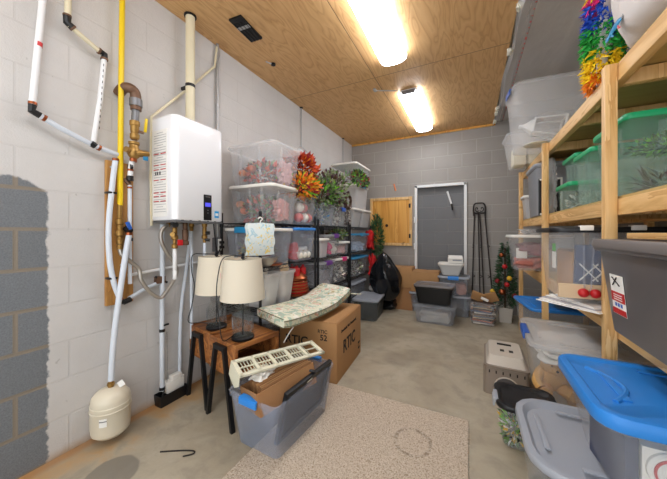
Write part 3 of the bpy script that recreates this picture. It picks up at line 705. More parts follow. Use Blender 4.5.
# heater connections
def drop(label, y, x, items, zt=1.275):
    t = thing('heater_connection', label, 'valve', (x, y, zt-.2)); z = zt
    for nm, r, l, m in items:
        b = MB(); rr = r; b.lathe([(rr*.8, 0), (rr, .004), (rr, l-.004), (rr*.8, l)], (x, y, z-l), m, 12); obj(nm, b, t, True); z -= l
    return t
t = drop('brass service valve with red handle under the heater left side', 1.20, -1.80, [('union', .02, .04, M_BRASS), ('valve_body', .016, .05, M_BRASS), ('nut', .022, .03, M_BRASS), ('pipe', .012, .03, M_BRASS), ('nut', .020, .03, M_BRASS), ('pipe', .0125, .15, M_PIPE), ('pipe', .0125, .06, M_PIPE)])
b = MB(); b.box((-1.765, 1.215, 1.135), (.02, .03, .04), M_RED, bev=.004); obj('red_handle', b, t, True)
b = MB(); b.tube([(-1.80, 1.20, 1.19), (-1.78, 1.17, 1.19)], .016, M_BRASS, 10); obj('side_port', b, t, True)
b = MB(); b.tube([(-1.80, 1.19, 1.255), (-1.74, 1.165, 1.255)], .020, M_BLK, 12); obj('gauge_cap', b, t, True)
drop('dark bronze relief valve hanging below the water heater', 1.27, -1.79, [('body', .016, .05, M_BRZ), ('barrel', .020, .08, M_BRZ), ('collar', .024, .03, M_BRZ)])
drop('slim brass fitting and grey pipe under the middle of heater', 1.37, -1.86, [('union', .018, .03, M_BRASS), ('valve_body', .014, .03, M_BRASS), ('pipe', .011, .5, M_PEXG), ('pipe', .011, .30, M_PEXG)])
t = drop('brass valve with black handle under heater right side', 1.45, -1.82, [('union', .02, .03, M_BRASS), ('valve_body', .016, .06, M_BRASS), ('nut', .021, .03, M_BRASS), ('pipe', .012, .03, M_BRASS), ('pipe', .0115, .30, M_PEXG)])
b = MB(); b.tube([(-1.82, 1.45, 1.20), (-1.79, 1.475, 1.20)], .014, M_BLK, 10); b.tube([(-1.82, 1.45, 1.15), (-1.79, 1.475, 1.145)], .012, M_BLK, 10); obj('black_handle', b, t, True)
# vent pipe
t = thing('vent_pipe', 'fat white exhaust pipe rising from the heater top through the ceiling', 'pipe', (-1.88, 1.375, 1.985))
b = MB(); b.tube([(-1.88, 1.375, 1.985), (-1.88, 1.375, HC)], .032, M_CREAM, 20); obj('pipe', b, t, True)
b = MB(); ring_fit(b, (-1.88, 1.375, 2.30), .0345, M_BLK, l=.022); b.box((-1.93, 1.375, 2.30), (.09, .02, .02), M_BLK); obj('pipe_strap', b, t, True)
b = MB(); b.lathe([(.033, 0), (.043, .002), (.043, .01), (.033, .012)], (-1.88, 1.375, HC-.014), M_BLKM, 18); obj('escutcheon', b, t, True)
t = thing('electrical_conduit', 'slim grey metal conduit running from ceiling down to the wall outlet box', 'conduit', (-1.955, 1.69, 1.18))
b = MB(); b.tube([(-1.958, 1.69, HC), (-1.958, 1.69, 1.17)], .0135, M_GALV, 10); obj('tube', b, t, True)
b = MB(); ring_fit(b, (-1.958, 1.69, 2.74), .017, M_GALV, l=.03); ring_fit(b, (-1.958, 1.69, 2.3), .016, M_GALV, l=.03); obj('coupling', b, t, True)
t = thing('outlet_box', 'grey metal outlet box with white receptacle and plugs beside the left lamp', 'outlet', (W, 1.70, 1.03))
b = MB(); b.box((-1.955, 1.69, 1.10), (.05, .075, .12), M_GRYM, bev=.004); obj('box', b, t, True)
b = MB(); b.box((-1.926, 1.69, 1.10), (.006, .045, .10), M_PAPER, bev=.003); obj('receptacle', b, t, True)
for z in (1.12, 1.08):
    b = MB(); b.box((-1.905, 1.69, z), (.035, .028, .024), M_BLK, bev=.005); obj('plug', b, t, True)
b = MB(); b.tube([(-1.77, 1.49, 1.275), (-1.77, 1.50, 1.20), (-1.80, 1.54, 1.08), (-1.86, 1.60, 1.02), (-1.90, 1.67, 1.07), (-1.905, 1.69, 1.115)], .005, M_BLK, 6, 5)
soloW('power_cord', b, 'thin black cord looping from heater to the outlet box', 'cord', (-1.86, 1.55, 1.03))
for y, zt, lab in ((3.02, HC, 'thin white pipe rising up the left wall above the stacked totes'), (4.33, HC, 'thin grey pipe high on the left wall near the back corner')):
    b = MB(); b.tube([(-1.965, y, 1.9), (-1.965, y, zt)], .007, M_GALV, 8); b.lathe([(.008, 0), (.022, .004), (.022, .01), (.008, .012)], (-1.965, y, zt-.013), M_BLKM, 10)
    soloW('wall_pipe', b, lab, 'pipe', (-1.965, y, 1.9))
b = MB(); b.lathe([(.001, .0), (.10, .02), (.11, .05), (.104, .05), (.095, .026), (.001, .008)], (0, 0, 0), M_MILK, 18)
solo('plastic_dome', b, 'cloudy plastic dome hanging on the wall above the orange leaves', 'dome', (-1.93, 2.95, 2.17))
bpy.context.scene.objects['plastic_dome'].rotation_euler = (.2, PI/2-.25, 0)

# ================================================================= rug
t = solo('area_rug', MB().box((-.545, .95, .006), (1.07, 2.0, .012), M_RUG, bev=.004), 'beige speckled carpet remnant lying on the concrete floor', 'rug', smooth=False)
bm_ = MB()
for k in range(60):
    y = .0+k*.032; bm_.leaf((-.012, y, .006), (1, R.uniform(-.5, .5), .0), .012, .006, M_RUG)
o = obj('fringe', bm_, t); o['kind'] = 'stuff'
b = MB(); b.tube([(-1.52, .93, .004), (-1.42, .99, .004), (-1.36, 1.015, .005), (-1.345, 1.0, .005), (-1.38, .965, .004)], .0035, M_INK, 6, 4)
soloW('bent_wire', b, 'small dark bent wire lying on floor in front of the pump', 'wire', (-1.42, .99, 0))

# ================================================================= side tables and lamps
def side_table(label, c, w, d, h, rz):
    t = thing('side_table', label, 'side table', c, rz, 'rustic wood side tables')
    b = MB(); b.box((0, 0, h-.014), (w, d, .022), M_REDW, bev=.002); obj('table_top', b, t)
    b = MB()
    for sx in (-1, 1): b.box((sx*(w/2-.005), 0, h), (.010, d, .014), M_REDW)
    b.box((0, -d/2+.005, h), (w-.02, .010, .014), M_REDW); obj('edge_rim', b, t)
    for sy in (-1, 1):
        b = MB(); b.box((0, sy*(d/2-.009), h-.115), (w, .018, .18), M_REDW, bev=.002); obj('end_panel', b, t)
    b = MB(); b.box((0, 0, h-.197), (w-.004, d-.036, .016), M_REDW, bev=.002); obj('lower_shelf', b, t)
    for s in (-1, 1):
        b = MB(); y = s*(d/2+.013); zt = h-.02
        b.box((0, y, zt-.014), (w*.42, .026, .03), M_BLKM, bev=.002)
        for sx in (-1, 1):
            x_t, x_b = sx*w*.155, sx*w*.47
            b.loft([[(x_b-.011, y-.013, 0), (x_b+.011, y-.013, 0), (x_b+.011, y+.013, 0), (x_b-.011, y+.013, 0)],
                    [(x_t-.011, y-.013, zt), (x_t+.011, y-.013, zt), (x_t+.011, y+.013, zt), (x_t-.011, y+.013, zt)]], M_BLKM)
        obj('leg_frame', b, t, smooth=False)
    return t
rz = math.radians(-12)
side_table('rustic wood side table with black splayed legs nearest the wall, under the left lamp', (-1.70, 1.505, 0), .30, .34, .51, rz)
side_table('rustic wood side table with black splayed legs under the front lamp', (-1.385, 1.425, 0), .31, .34, .51, rz)
def lamp(label, c, cordpts, hs=.27):
    t = thing('table_lamp', label, 'lamp', c, 0, 'jar table lamps')
    b = MB(); b.lathe([(.001, 0), (.068, 0), (.072, .006), (.072, .018), (.066, .024), (.001, .024)], (0, 0, 0), M_BLKM, 24); obj('base', b, t)
    b = MB(); b.lathe([(.058, .024), (.065, .035), (.066, .13), (.063, .155), (.045, .178), (.036, .186), (.036, .20), (.041, .203), (.041, .225), (.036, .228)], (0, 0, 0), M_GLASS, 28, cap=False); obj('glass_jar', b, t)
    b = MB()
    for k in range(5):
        a = k*PI/5
        for sg in (-1, 1):
            b.tube([(.0672*math.cos(a+q*sg*.35), .0672*math.sin(a+q*sg*.35), .05+.10*abs(math.sin(q*1.3))) for q in range(0, 9)], .0009, M_GRYM, 4, 2)
    obj('etched_swirls', b, t)
    b = MB(); b.tube([(0, 0, .02), (0, 0, .26)], .005, M_BLKM, 8); b.lathe([(.006, .23), (.02, .234), (.02, .30), (.006, .305)], (0, 0, 0), M_BLKM, 12); b.tube([(0, 0, .30), (0, 0, .52)], .003, M_BLKM, 6)
    for k in range(3): b.tube([(0, 0, .512), (.117*math.cos(k*2.1), .117*math.sin(k*2.1), .518)], .0022, M_BLKM, 6)
    obj('stem', b, t)
    b = MB(); b.lathe([(.142, .262), (.1395, .262), (.1165, .522), (.119, .522), (.142, .262)], (0, 0, 0), M_SHADE, 40, cap=False); obj('lamp_shade', b, t)
    b = MB(); b.lathe([(.003, .518), (.012, .522), (.013, .53), (.006, .536), (.010, .545), (.008, .556), (.001, .56)], (0, 0, 0), M_BLKM, 12); obj('finial', b, t)
    b = MB(); b.tube(cordpts, .0035, M_BLK, 6, 5)
    obj('power_cord', b, t)
    return t
lamp('jar lamp with cream shade at the back, closer to the wall and pipes', (-1.655, 1.42, .51),
     [(0, 0, .535), (-.05, -.06, .54), (-.125, -.10, .53), (-.15, -.09, .42), (-.16, -.06, .30), (-.19, -.06, .15), (-.20, -.08, .04), (-.12, -.05, .035), (-.03, .0, .03)])
l = lamp('jar lamp with cream shade and a pink sticker, in front on the right table', (-1.335, 1.355, .51),
     [(0, 0, .54), (-.03, -.07, .545), (-.055, -.118, .525), (-.075, -.135, .42), (-.07, -.15, .30), (-.065, -.135, .15), (-.05, -.12, .02), (-.03, -.06, .03)])
b = MB(); b.box((-.078, -.113, .42), (.026, .002, .035), mat('pink_sticker', (232, 190, 180), .6), Matrix.Rotation(-.6, 3, 'Z')); obj('pink_sticker', b, l)
b = MB(); b.tube([(-1.84, 1.62, .80), (-1.82, 1.60, .70)], .004, M_BLK, 6); b.box((-1.82, 1.60, .685), (.02, .02, .03), M_BLK, bev=.004)
soloW('hanging_plug', b, 'black plug dangling in front of wall between lamp and pipes', 'plug', (-1.82, 1.60, .67))

# ================================================================= clear tote with frames (front left)
T0 = (-1.035, 1.415, 0)
tote('open clear tote with blue latches overflowing with picture frames and cardboard, on floor by rug', T0, (.375, .60, .315), math.radians(-4), body=M_CLRT, latch=M_BLUE, open_top=True, latch_ends='y', taper=.86, latch_drop=.035)
# contents
def W0(x, y, z):
    v = Matrix.Rotation(math.radians(-4), 3, 'Z') @ Vector((x, y, 0)); return (T0[0]+v.x, T0[1]+v.y, z)
t = thing('picture_frame', 'large black picture frame standing on edge along right side of open tote', 'picture frame', W0(.10, .02, .045), math.radians(-4))
Rt = Matrix.Rotation(math.radians(14), 3, 'Y')
for (dy, dz, ly, lz) in ((0, .30, .46, .03), (0, .02, .46, .03), (-.215, .16, .03, .30), (.215, .16, .03, .30)):
    b = MB(); b.box(Rt @ Vector((0, dy, dz)), (.024, ly, lz), M_BLKM, Rt, .004); obj('frame_rail', b, t)
b = MB(); b.box(Rt @ Vector((-.004, 0, .16)), (.008, .42, .27), M_INK, Rt); obj('backing', b, t)
b = MB(); b.box(Rt @ Vector((.0125, -.02, .295)), (.002, .05, .008), M_PAPER, Rt); obj('name_tag', b, t)
t = thing('picture_frame', 'small black frame with tan mat poking out at the far end of open tote', 'picture frame', W0(.05, .16, .24), math.radians(18))
Rq = Matrix.Rotation(math.radians(52), 3, 'X')
for (dx, dz, lx, lz) in ((0, .20, .16, .018), (0, 0, .16, .018), (-.08, .10, .018, .2), (.08, .10, .018, .2)):
    b = MB(); b.box(Rq @ Vector((dx, 0, dz)), (lx, .014, lz), M_BLKM, Rq, .003); obj('frame_rail', b, t)
b = MB(); b.box(Rq @ Vector((0, .003, .10)), (.15, .004, .19), M_CARD, Rq); obj('mat_board', b, t)
# cardboard carton (open flat box) lying tilted
t = thing('cardboard_carton', 'narrow tilted cardboard carton with a hand hole sticking out of open tote', 'cardboard box', W0(.035, -.085, .265), math.radians(-20))
Rc = Matrix.Rotation(math.radians(7), 3, 'X') @ Matrix.Rotation(math.radians(-10), 3, 'Y')
for c_, d_ in (((0, -.19, .04), (.20, .005, .12)), ((0, .19, .04), (.20, .005, .12)), ((-.10, 0, .04), (.005, .38, .12)), ((.10, 0, .04), (.005, .38, .12)), ((0, 0, -.018), (.20, .38, .005))):
    b = MB(); b.box(Rc @ Vector(c_), d_, M_CARD2, Rc); obj('carton_side', b, t, smooth=False)
b = MB()
for k in range(7): b.box(Rc @ Vector((-.07+k*.025, .02, .055)), (.004, .33, .115), M_CARD if k % 2 else M_CARD2, Rc @ Matrix.Rotation(.12, 3, 'Y'))
obj('divider', b, t, smooth=False)
b = MB(); b.box(Rc @ Vector((-.03, -.193, .05)), (.05, .003, .018), M_PAPER, Rc, .001); obj('hand_hole', b, t)
lump('crumpled white tissue tucked between grille and carton in open tote', W0(-.06, -.14, .345), (.12, .16, .06), M_WCLOTH, 4, 'tissue_paper', 'tissue', amp=.45, fr=14)
# almond vent grille lying across
t = thing('louvered_grille', 'long almond plastic grille with oval slots lying across top of open tote', 'grille', (-1.065, 1.40, .425), math.radians(-27))
Rg = Matrix.Rotation(math.radians(-1), 3, 'X') @ Matrix.Rotation(math.radians(9), 3, 'Y')
b = MB(); Lh, Wh = .56, .165; zz = 0
def gb(cx, cy, sx, sy, z=0, sz=.014): b.box(Rg @ Vector((cx, cy, z)), (sx, sy, sz), M_ALMOND, Rg, .003)
gb(-Wh/2+.012, 0, .024, Lh); gb(Wh/2-.012, 0, .024, Lh)
for k in range(6): gb(0, -Lh/2+.012+k*(Lh-.024)/5, Wh, .026 if k in (0, 5) else .018)
gb(0, 0, .008, Lh, -.002, .008)
for k in range(24): gb(0, -Lh/2+.03+k*.0192, Wh-.03, .003, -.012, .01)
obj('grille_frame', b, t)
b = MB(); b.loft([[Rg @ Vector(p) for p in r] for r in ([(-.082, -.28, .007), (.082, -.28, .007), (.082, -.28, -.007), (-.082, -.28, -.007)], [(-.06, -.295, -.06), (.075, -.285, -.06), (.075, -.277, -.06), (-.06, -.287, -.06)], [(-.035, -.28, -.11), (.01, -.28, -.11), (.01, -.274, -.11), (-.035, -.274, -.11)])], M_ALMOND); obj('end_hook', b, t)
b = MB(); b.tube([(-1.16, 1.56, .44), (-1.14, 1.60, .50), (-1.12, 1.62, .535)], .004, M_WLID, 6, 3); soloW('twine_loop', b, 'loop of white cord between side table and the big box', 'cord', (-1.14, 1.60, .44))
# ================================================================= big cardboard box
t = thing('cardboard_box', 'large printed cardboard box under the floral cushion', 'cardboard box', (-1.235, 2.275, 0), math.radians(4))
b = MB(); w_, d_, h_ = .53, .65, .475
b.box((0, 0, h_/2), (w_, d_, h_), M_CARD, bev=.003); obj('carton', b, t)
b = MB(); b.box((0, 0, h_+.002), (.06, d_-.01, .002), M_CARD2); b.box((w_*.25, 0, h_+.0025), (w_*.47, d_*.985, .003), M_CARD, Matrix.Rotation(-.015, 3, 'Y')); obj('flap', b, t)
MX = Matrix.Translation((w_/2+.001, 0, 0)) @ Matrix(((0, 0, 1, 0), (1, 0, 0, 0), (0, 1, 0, 0), (0, 0, 0, 1)))   # text on +X face reading along +Y
b = MB(); b.text('RTIC', .15, MX @ Matrix.Translation((-.02, .235, 0)), M_INK); obj('printed_logo', b, t); b = MB(); b.text('Overbuilt. Not Overpriced.', .036, MX @ Matrix.Translation((-.03, .385, 0)), M_INK); obj('printed_slogan', b, t); b = MB()
b.box((w_/2+.001, .26, .10), (.001, .05, .07), M_INK); b.box((w_/2+.0016, .26, .10), (.001, .042, .03), M_CARD); obj('printed_stamp', b, t)
MY = Matrix.Translation((0, -d_/2-.001, 0)) @ Matrix(((1, 0, 0, 0), (0, 0, -1, 0), (0, 1, 0, 0), (0, 0, 0, 1)))
b = MB(); b.text('RTIC', .040, MY @ Matrix.Translation((.14, .40, 0)), M_INK); obj('printed_text', b, t); b = MB(); b.text('52', .065, MY @ Matrix.Translation((.15, .35, 0)), M_INK); obj('printed_number', b, t); b = MB(); b.text('RTIC', .10, MY @ Matrix.Translation((-.10, .30, 0)), M_INK); obj('printed_logo', b, t); b = MB()
b.box((.15, -d_/2-.001, .09), (.08, .001, .05), M_INK); b.box((.15, -d_/2-.0016, .09), (.07, .001, .04), M_CARD); obj('printed_stamp', b, t)
# cushion
t = thing('bench_cushion', 'long floral cushion sagging from the side table onto the big cardboard box', 'cushion', (-1.27, 2.05, .50), 0)
A = [(-1.46, 1.62), (-1.085, 1.475)]; B_ = [(-1.475, 2.66), (-1.055, 2.52)]
b = MB(); rings = []; N_ = 18
for k in range(N_+1):
    f = k/N_; sag = .5245-.0+.022*(2*f-1)**2*1.0+(.045 if f > .7 else 0)*((f-.7)/.3 if f > .7 else 0)
    if f < .5: sag += .02*(1-f*2)
    pl = Vector(A[0]).lerp(Vector(B_[0]), f); pr = Vector(A[1]).lerp(Vector(B_[1]), f)
    e = .0 if 0 < k < N_ else .012
    rg = []
    for (u, vz) in ((0.0, .012), (0.0, .052), (.03, .066), (.25, .070), (.5, .072), (.75, .070), (.97, .066), (1, .052), (1, .012), (.97, 0), (.5, -.002), (.03, 0)):
        p = pl.lerp(pr, u*(1-2*e/.4)+e/.4); rg.append((p.x, p.y, sag+vz*(1 if not e else .85)+(.006 if e else 0)))
    rings.append(rg)
b.loft(rings, M_PAT); obj('cushion_body', b, t, True, ang=1.2)
for zz in (.054, .012):
    b = MB(); b.tube([(r[7 if zz > .03 else 8][0]+.002, r[7][1], r[7 if zz > .03 else 8][2]) for r in rings], .0035, mat('dark_piping', (120, 118, 92), .8), 6)
    b.tube([rings[0][k_] for k_ in ((2, 6) if zz > .03 else (11, 9))], .0035, mat('dark_piping', (120, 118, 92), .8), 6); obj('piping', b, t, True)
b = MB(); b.tube([(-1.06, 2.53, .60), (-1.03, 2.60, .585), (-1.0, 2.64, .58)], .006, M_PAT, 6, 3); obj('tie', b, t, True)

# ================================================================= wire racks along the left wall
XB, XF = -1.93, -1.50
def rack(label, y0, y1, decks, zt):
    t = thing('wire_shelving_rack', label, 'shelving rack', ((XB+XF)/2, (y0+y1)/2, 0), 0, 'black wire shelving racks')
    for x in (XB, XF):
        for y in (y0+.02, y1-.02):
            b = MB(); b.tube([(x, y, 0), (x, y, zt)], .0125, M_BLKM, 10); b.lathe([(.014, 0), (.018, .002), (.016, .02), (.013, .022)], (x, y, 0), M_BLK, 10); b.lathe([(.0135, 0), (.0135, .012), (.004, .016)], (x, y, zt), M_BLK, 10)
            for z in [.1*k for k in range(1, int(zt*10))]: ring_fit(b, (x, y, z), .0132, M_BLK, l=.004)
            obj('post', b, t, True)
    for z in decks:
        b = MB()
        for x in (XB, XF):
            for dz in (0, -.028): b.tube([(x, y0+.02, z-.004+dz), (x, y1-.02, z-.004+dz)], .0032, M_BLKM, 5)
            n = 22
            b.tube([(x, y0+.03+(y1-y0-.06)*k/n, z-.004-(.028 if k % 2 else 0)) for k in range(n+1)], .0022, M_BLKM, 4)
        for y in (y0+.02, y1-.02):
            for dz in (0, -.028): b.tube([(XB, y, z-.004+dz), (XF, y, z-.004+dz)], .0032, M_BLKM, 5)
        for k in range(1, 30):
            y = y0+.02+(y1-y0-.04)*k/30; b.tube([(XB, y, z-.002), (XF, y, z-.002)], .0018, M_BLKM, 4)
        for x in (XB+.12, XF-.12): b.tube([(x, y0+.02, z-.007), (x, y1-.02, z-.007)], .003, M_BLKM, 4)
        for x in (XB, XF):
            for y in (y0+.02, y1-.02): ring_fit(b, (x, y, z-.016), .017, M_BLK, l=.036)
        obj('wire_shelf', b, t, True)
    return t
DK = (1.285, .92, .57, .18)
rack('black wire rack nearest the camera, holding the two big leaf-filled totes on top', 1.69, 2.60, DK, 1.36)
rack('middle black wire rack with the bushy green plants on top', 2.62, 3.50, DK, 1.34)
rack('black wire rack at the far end by the red cloth', 3.52, 4.43, DK, 1.30)

# --- top row
tote('large clear tote of autumn leaves at the left end of the rack top, under another', (-1.685, 1.975, 1.287), (.50, .40, .325), 0, body=M_CLR, lid=M_WLID, taper=.9, ribs=3)
tote('large upside-down clear tote of leaves stacked highest at left end of rack', (-1.675, 1.975, 1.614), (.52, .42, .345), 0, body=M_CLR, lid=M_MLID, taper=.9, ribs=2, panel=False)
AUT = [LF_O, LF_R, LF_DR, LF_BR, LF_G3, LF_P, LF_Y]
def leaves(label, c, r, n, mats, l=.05, w=.03, seed=1, name='artificial_leaves', cat='artificial leaves', group=None):
    b = MB(); bunch(b, (0, 0, r[2]), r[0], r[1], r[2], n, mats, l, w, seed=seed)
    return solo(name, b, label, cat, c, 0, group, smooth=False)
leaves('heap of rust, orange and plum artificial leaves inside the top clear tote', (-1.70, 1.975, 1.63), (.20, .155, .10), 420, [LF_R, LF_P, LF_BR, LF_G3, LF_R, LF_PK, LF_P], .055, .035, 3)
leaves('heap of mixed autumn leaves and green sprigs inside the lower large tote', (-1.70, 1.975, 1.30), (.20, .155, .11), 420, [LF_G3, LF_R, LF_BR, LF_P, LF_G1, LF_PK], .055, .035, 4)
for k, (x, y, z, m) in enumerate(((-1.80, 1.83, 1.69, (202, 120, 66)), (-1.70, 1.825, 1.72, (176, 96, 70)), (-1.80, 1.845, 1.36, (196, 104, 60)), (-1.84, 1.84, 1.42, (206, 130, 80)))):
    b = MB(); b.ball((0, 0, .035), .04, mat('pumpkin_%d' % k, m, .7), 14, (1, 1, .8)); b.tube([(0, 0, .065), (.006, 0, .085)], .005, LF_BR, 6)
    solo('toy_pumpkin', b, ('small orange pumpkin among leaves, left one in top tote', 'dull red pumpkin beside the orange one in top tote', 'rusty pumpkin low in the lower large tote', 'light orange pumpkin upper left in the lower large tote')[k], 'pumpkin', (x, y, z), group='toy pumpkins in the leaf totes')
def shiny(c, s, seed, m): return lump(c[0], c[1], s, m, seed, c[2], c[3], amp=.3, fr=12)
lump('bundle of pinkish wrapped garland at the right side of top tote', (-1.50, 2.03, 1.632), (.10, .16, .20), mat('dusty_pink_cloth', (196, 160, 160), .8, vary=.2), 2, 'wrapped_garland', 'garland', amp=.4, fr=14)
lump('bundle of pink netting at the right side of lower large tote', (-1.515, 2.0, 1.305), (.10, .18, .20), mat('rosy_cloth', (204, 150, 144), .8, vary=.3, vscale=30), 5, 'wrapped_garland', 'garland', amp=.4, fr=14)

tote('small clear bin under the orange flower basket on rack top', (-1.66, 2.40, 1.287), (.40, .33, .27), 0, body=M_CLR, open_top=True, taper=.88, ribs=2)
for k in range(5):
    b = MB(); b.ball((0, 0, .045), .048, LF_W if k % 2 else LF_PK, 14)
    solo('ornament_ball', b, 'white or pink ornament ball inside the clear bin under flower basket', 'ornament', (-1.535+.01*(k % 2), 2.31+.085*(k % 3), 1.31+.10*(k//3)), group='ornament balls under flower basket')
# basket of orange flowers
t = thing('flower_basket', 'wicker basket spilling orange, gold and red artificial flowers, on the small bin', 'flower basket', (-1.60, 2.36, 1.60))
b = MB(); b.lathe([(.07, 0), (.12, .12), (.15, .20), (.143, .20), (.11, .11), (.062, .01)], (0, 0, 0), LF_BR, 20, sy=1.1)
for z, r in ((.05, .095), (.10, .115), (.15, .135), (.19, .152)): b.lathe([(r-.01, z), (r+.004, z+.005), (r+.004, z+.012), (r-.01, z+.016)], (0, 0, 0), LF_BR, 20, cap=False, sy=1.1)
obj('basket', b, t)
b = MB(); b.tube([(0, -.15, .19), (0, -.09, .36), (0, .09, .36), (0, .15, .19)], .008, LF_BR, 6, 6); obj('basket_handle', b, t)
b = MB(); bunch(b, (.06, -.04, .07), .18, .27, .10, 560, [LF_O, LF_O, LF_O, LF_Y, LF_Y, LF_LIME, LF_R], .065, .028, seed=11); obj('orange_flowers', b, t, smooth=False)
b = MB(); bunch(b, (.02, .10, .30), .12, .24, .10, 420, [LF_R, LF_DR, LF_R, LF_O, LF_DR], .065, .032, seed=12); obj('red_leaves', b, t, smooth=False)
b = MB(); bunch(b, (.15, .02, .02), .04, .06, .04, 40, [LF_MG, LF_DR], .06, .03, seed=13); obj('magenta_petals', b, t, smooth=False)

tote('clear blue-tinted bin on the middle rack top, left of the blue-latched one', (-1.66, 2.86, 1.287), (.40, .36, .25), 0, body=M_CLRG, open_top=True, taper=.86, ribs=2)
tote('narrow clear bin with a blue latch on middle rack top', (-1.66, 3.22, 1.287), (.40, .30, .23), 0, body=M_CLR, open_top=True, latch=M_BLUED, taper=.86, ribs=1)
leaves('muddle of white and green craft bits inside blue-tinted bin on rack top', (-1.66, 2.86, 1.30), (.16, .13, .09), 160, [LF_W, LF_G3, LF_W, M_TEAL], .05, .03, 21, 'craft_bits', 'craft supplies')
leaves('muddle of white and mauve craft bits inside the narrow blue-latched bin', (-1.66, 3.22, 1.30), (.15, .10, .08), 140, [LF_W, LF_P, LF_W, M_PAPER], .05, .03, 22, 'craft_bits', 'craft supplies')
def plant(label, c, r, n, mats, l, w, seed, stems=14):
    t = thing('artificial_plant', label, 'plant', c)
    b = MB(); rr = random.Random(seed)
    for k in range(stems):
        a = rr.uniform(0, 2*PI); q = rr.uniform(.3, .9)
        b.tube([(0, 0, 0), (math.cos(a)*r[0]*q*.5, math.sin(a)*r[1]*q*.5, r[2]*.9), (math.cos(a)*r[0]*q, math.sin(a)*r[1]*q, r[2]*(1.2+rr.random()*.7))], .003, LF_BR, 5, 3)
    obj('stem', b, t)
    b = MB(); bunch(b, (0, 0, r[2]), r[0], r[1], r[2], n, mats, l, w, seed=seed); obj('foliage', b, t, smooth=False)
    return t
plant('bushy green plant with plum tips in blue-tinted bin beside the orange flowers', (-1.60, 2.84, 1.48), (.22, .30, .19), 800, [LF_G1, LF_G1, LF_G3, LF_G3, LF_LIME, LF_G2, LF_P], .055, .032, 31)
plant('taller plum and sage leafy plant behind the green one, over the blue-latched bin', (-1.62, 3.18, 1.46), (.22, .27, .27), 720, [LF_P, LF_G3, LF_G3, LF_G1, LF_P, LF_BR], .055, .03, 32)
b = MB()
rr = random.Random(5)
for k in range(34):
    a0 = rr.uniform(0, 6.28); rad = rr.uniform(.075, .11)
    b.tube([(rr.uniform(-.02, .02), math.cos(a0+q*.5)*rad, .12+math.sin(a0+q*.5)*rad) for q in range(9)], .003, LF_BR, 4, 2)
solo('twig_wreath', b, 'round brown twig wreath propped on the rack between plants and white bins', 'wreath', (-1.47, 3.40, 1.50))
leaves('strand of dark berries hanging between the rack bins', (-1.52, 3.49, 1.27), (.04, .045, .13), 160, [LF_W, LF_BR, LF_P], .02, .015, 41, 'berry_strand', 'garland')
TW = [('frosted white bin with white lid on far rack top, left of its twin', 3.75, .36), ('frosted white bin with white lid on far rack top, right of its twin', 4.15, .40)]
for lab, y, dd in TW: tote(lab, (-1.665, y, 1.287), (.42, dd, .27), 0, body=M_MILK, lid=M_WLID, taper=.84, group='twin frosted bins on the far rack top')
tote('tall frosted bin with white lid standing on the twin white bins', (-1.665, 3.98, 1.56), (.40, .50, .36), 0, body=M_MILK, lid=M_WLID, taper=.9, latch=M_TEAL, latch_ends='x')
tote('topmost clear bin with white lid at the far end of the rack', (-1.665, 3.98, 1.923), (.42, .64, .30), 0, body=M_CLR, lid=M_WLID, taper=.9)
leaves('green and red holly garland draped over the topmost far bins', (-1.45, 3.82, 1.90), (.05, .34, .09), 420, [LF_G1, LF_G2, LF_DR, LF_LIME, LF_G2], .055, .03, 42, 'holly_garland', 'garland')
leaves('green foliage filling the topmost clear bin on the far rack', (-1.67, 4.02, 1.935), (.16, .24, .10), 200, [LF_G1, LF_LIME, LF_G3, LF_DR], .06, .03, 43)
for y, s in ((3.75, 50), (4.15, 51)): leaves('pale mixed decorations inside a twin frosted bin', (-1.665, y, 1.30), (.15, .13, .09), 110, [LF_W, LF_P, LF_G3, LF_W], .05, .03, s, 'craft_bits', 'craft supplies', 'decorations in the twin frosted bins')
leaves('pale decorations with mauve shapes inside the tall frosted bin', (-1.665, 3.98, 1.575), (.15, .17, .11), 140, [LF_W, LF_P, LF_W], .05, .03, 53, 'craft_bits', 'craft supplies')

# --- second row
tote('wide clear tote with white lid on second shelf behind the hanging bag', (-1.69, 1.92, .922), (.46, .42, .32), 0, body=M_CLRG, lid=M_WLID, latch=M_TEAL, latch_ends='y', taper=.88, ribs=2)
tote('clear tote with bright blue lid on second shelf of the nearest rack', (-1.68, 2.355, .922), (.44, .38, .33), 0, body=M_CLRG, lid=M_BLUE, taper=.88)
leaves('orange and rust leaves inside the wide tote behind hanging bag', (-1.72, 1.92, .935), (.16, .15, .10), 160, AUT, .06, .035, 61)
lump('white and red Christmas cloth inside the blue-lidded tote', (-1.60, 2.36, .937), (.18, .26, .13), M_WCLOTH, 6, 'holiday_cloth', 'cloth', amp=.35)
lump('red stocking bundle at the left inside the blue-lidded tote', (-1.56, 2.24, .937), (.10, .10, .18), M_REDC, 7, 'red_stocking', 'stocking', amp=.35)
for k in range(3):
    b = MB(); b.ball((0, 0, .035), .038, LF_W, 14); b.lathe([(.008, .07), (.008, .08), (.002, .082)], (0, 0, 0), M_BRASS, 8)
    solo('ornament_ball', b, 'white ornament ball at the front of the blue-lidded tote', 'ornament', (-1.515, 2.29+k*.075, .945), group='white ornaments in the blue-lidded tote')
tote('small white open tub on second shelf of middle rack', (-1.56, 2.755, .922), (.20, .20, .22), 0, body=M_MILK, lid=M_WLID, taper=.86)
tote('clear tote with purple latch on the second shelf, middle rack', (-1.68, 3.03, .922), (.42, .33, .26), 0, body=M_CLR, lid=M_MLID, latch=M_PURP, taper=.88)
tote('short white-lidded tub on second shelf at right end of middle rack', (-1.60, 3.33, .922), (.30, .22, .17), 0, body=M_CLR, lid=M_WLID, taper=.88)
lump('magenta and white fabric inside the purple-latched tote', (-1.58, 2.96, .935), (.16, .10, .16), mat('magenta_cloth', (200, 60, 110), .8), 8, 'folded_cloth', 'cloth', amp=.3)
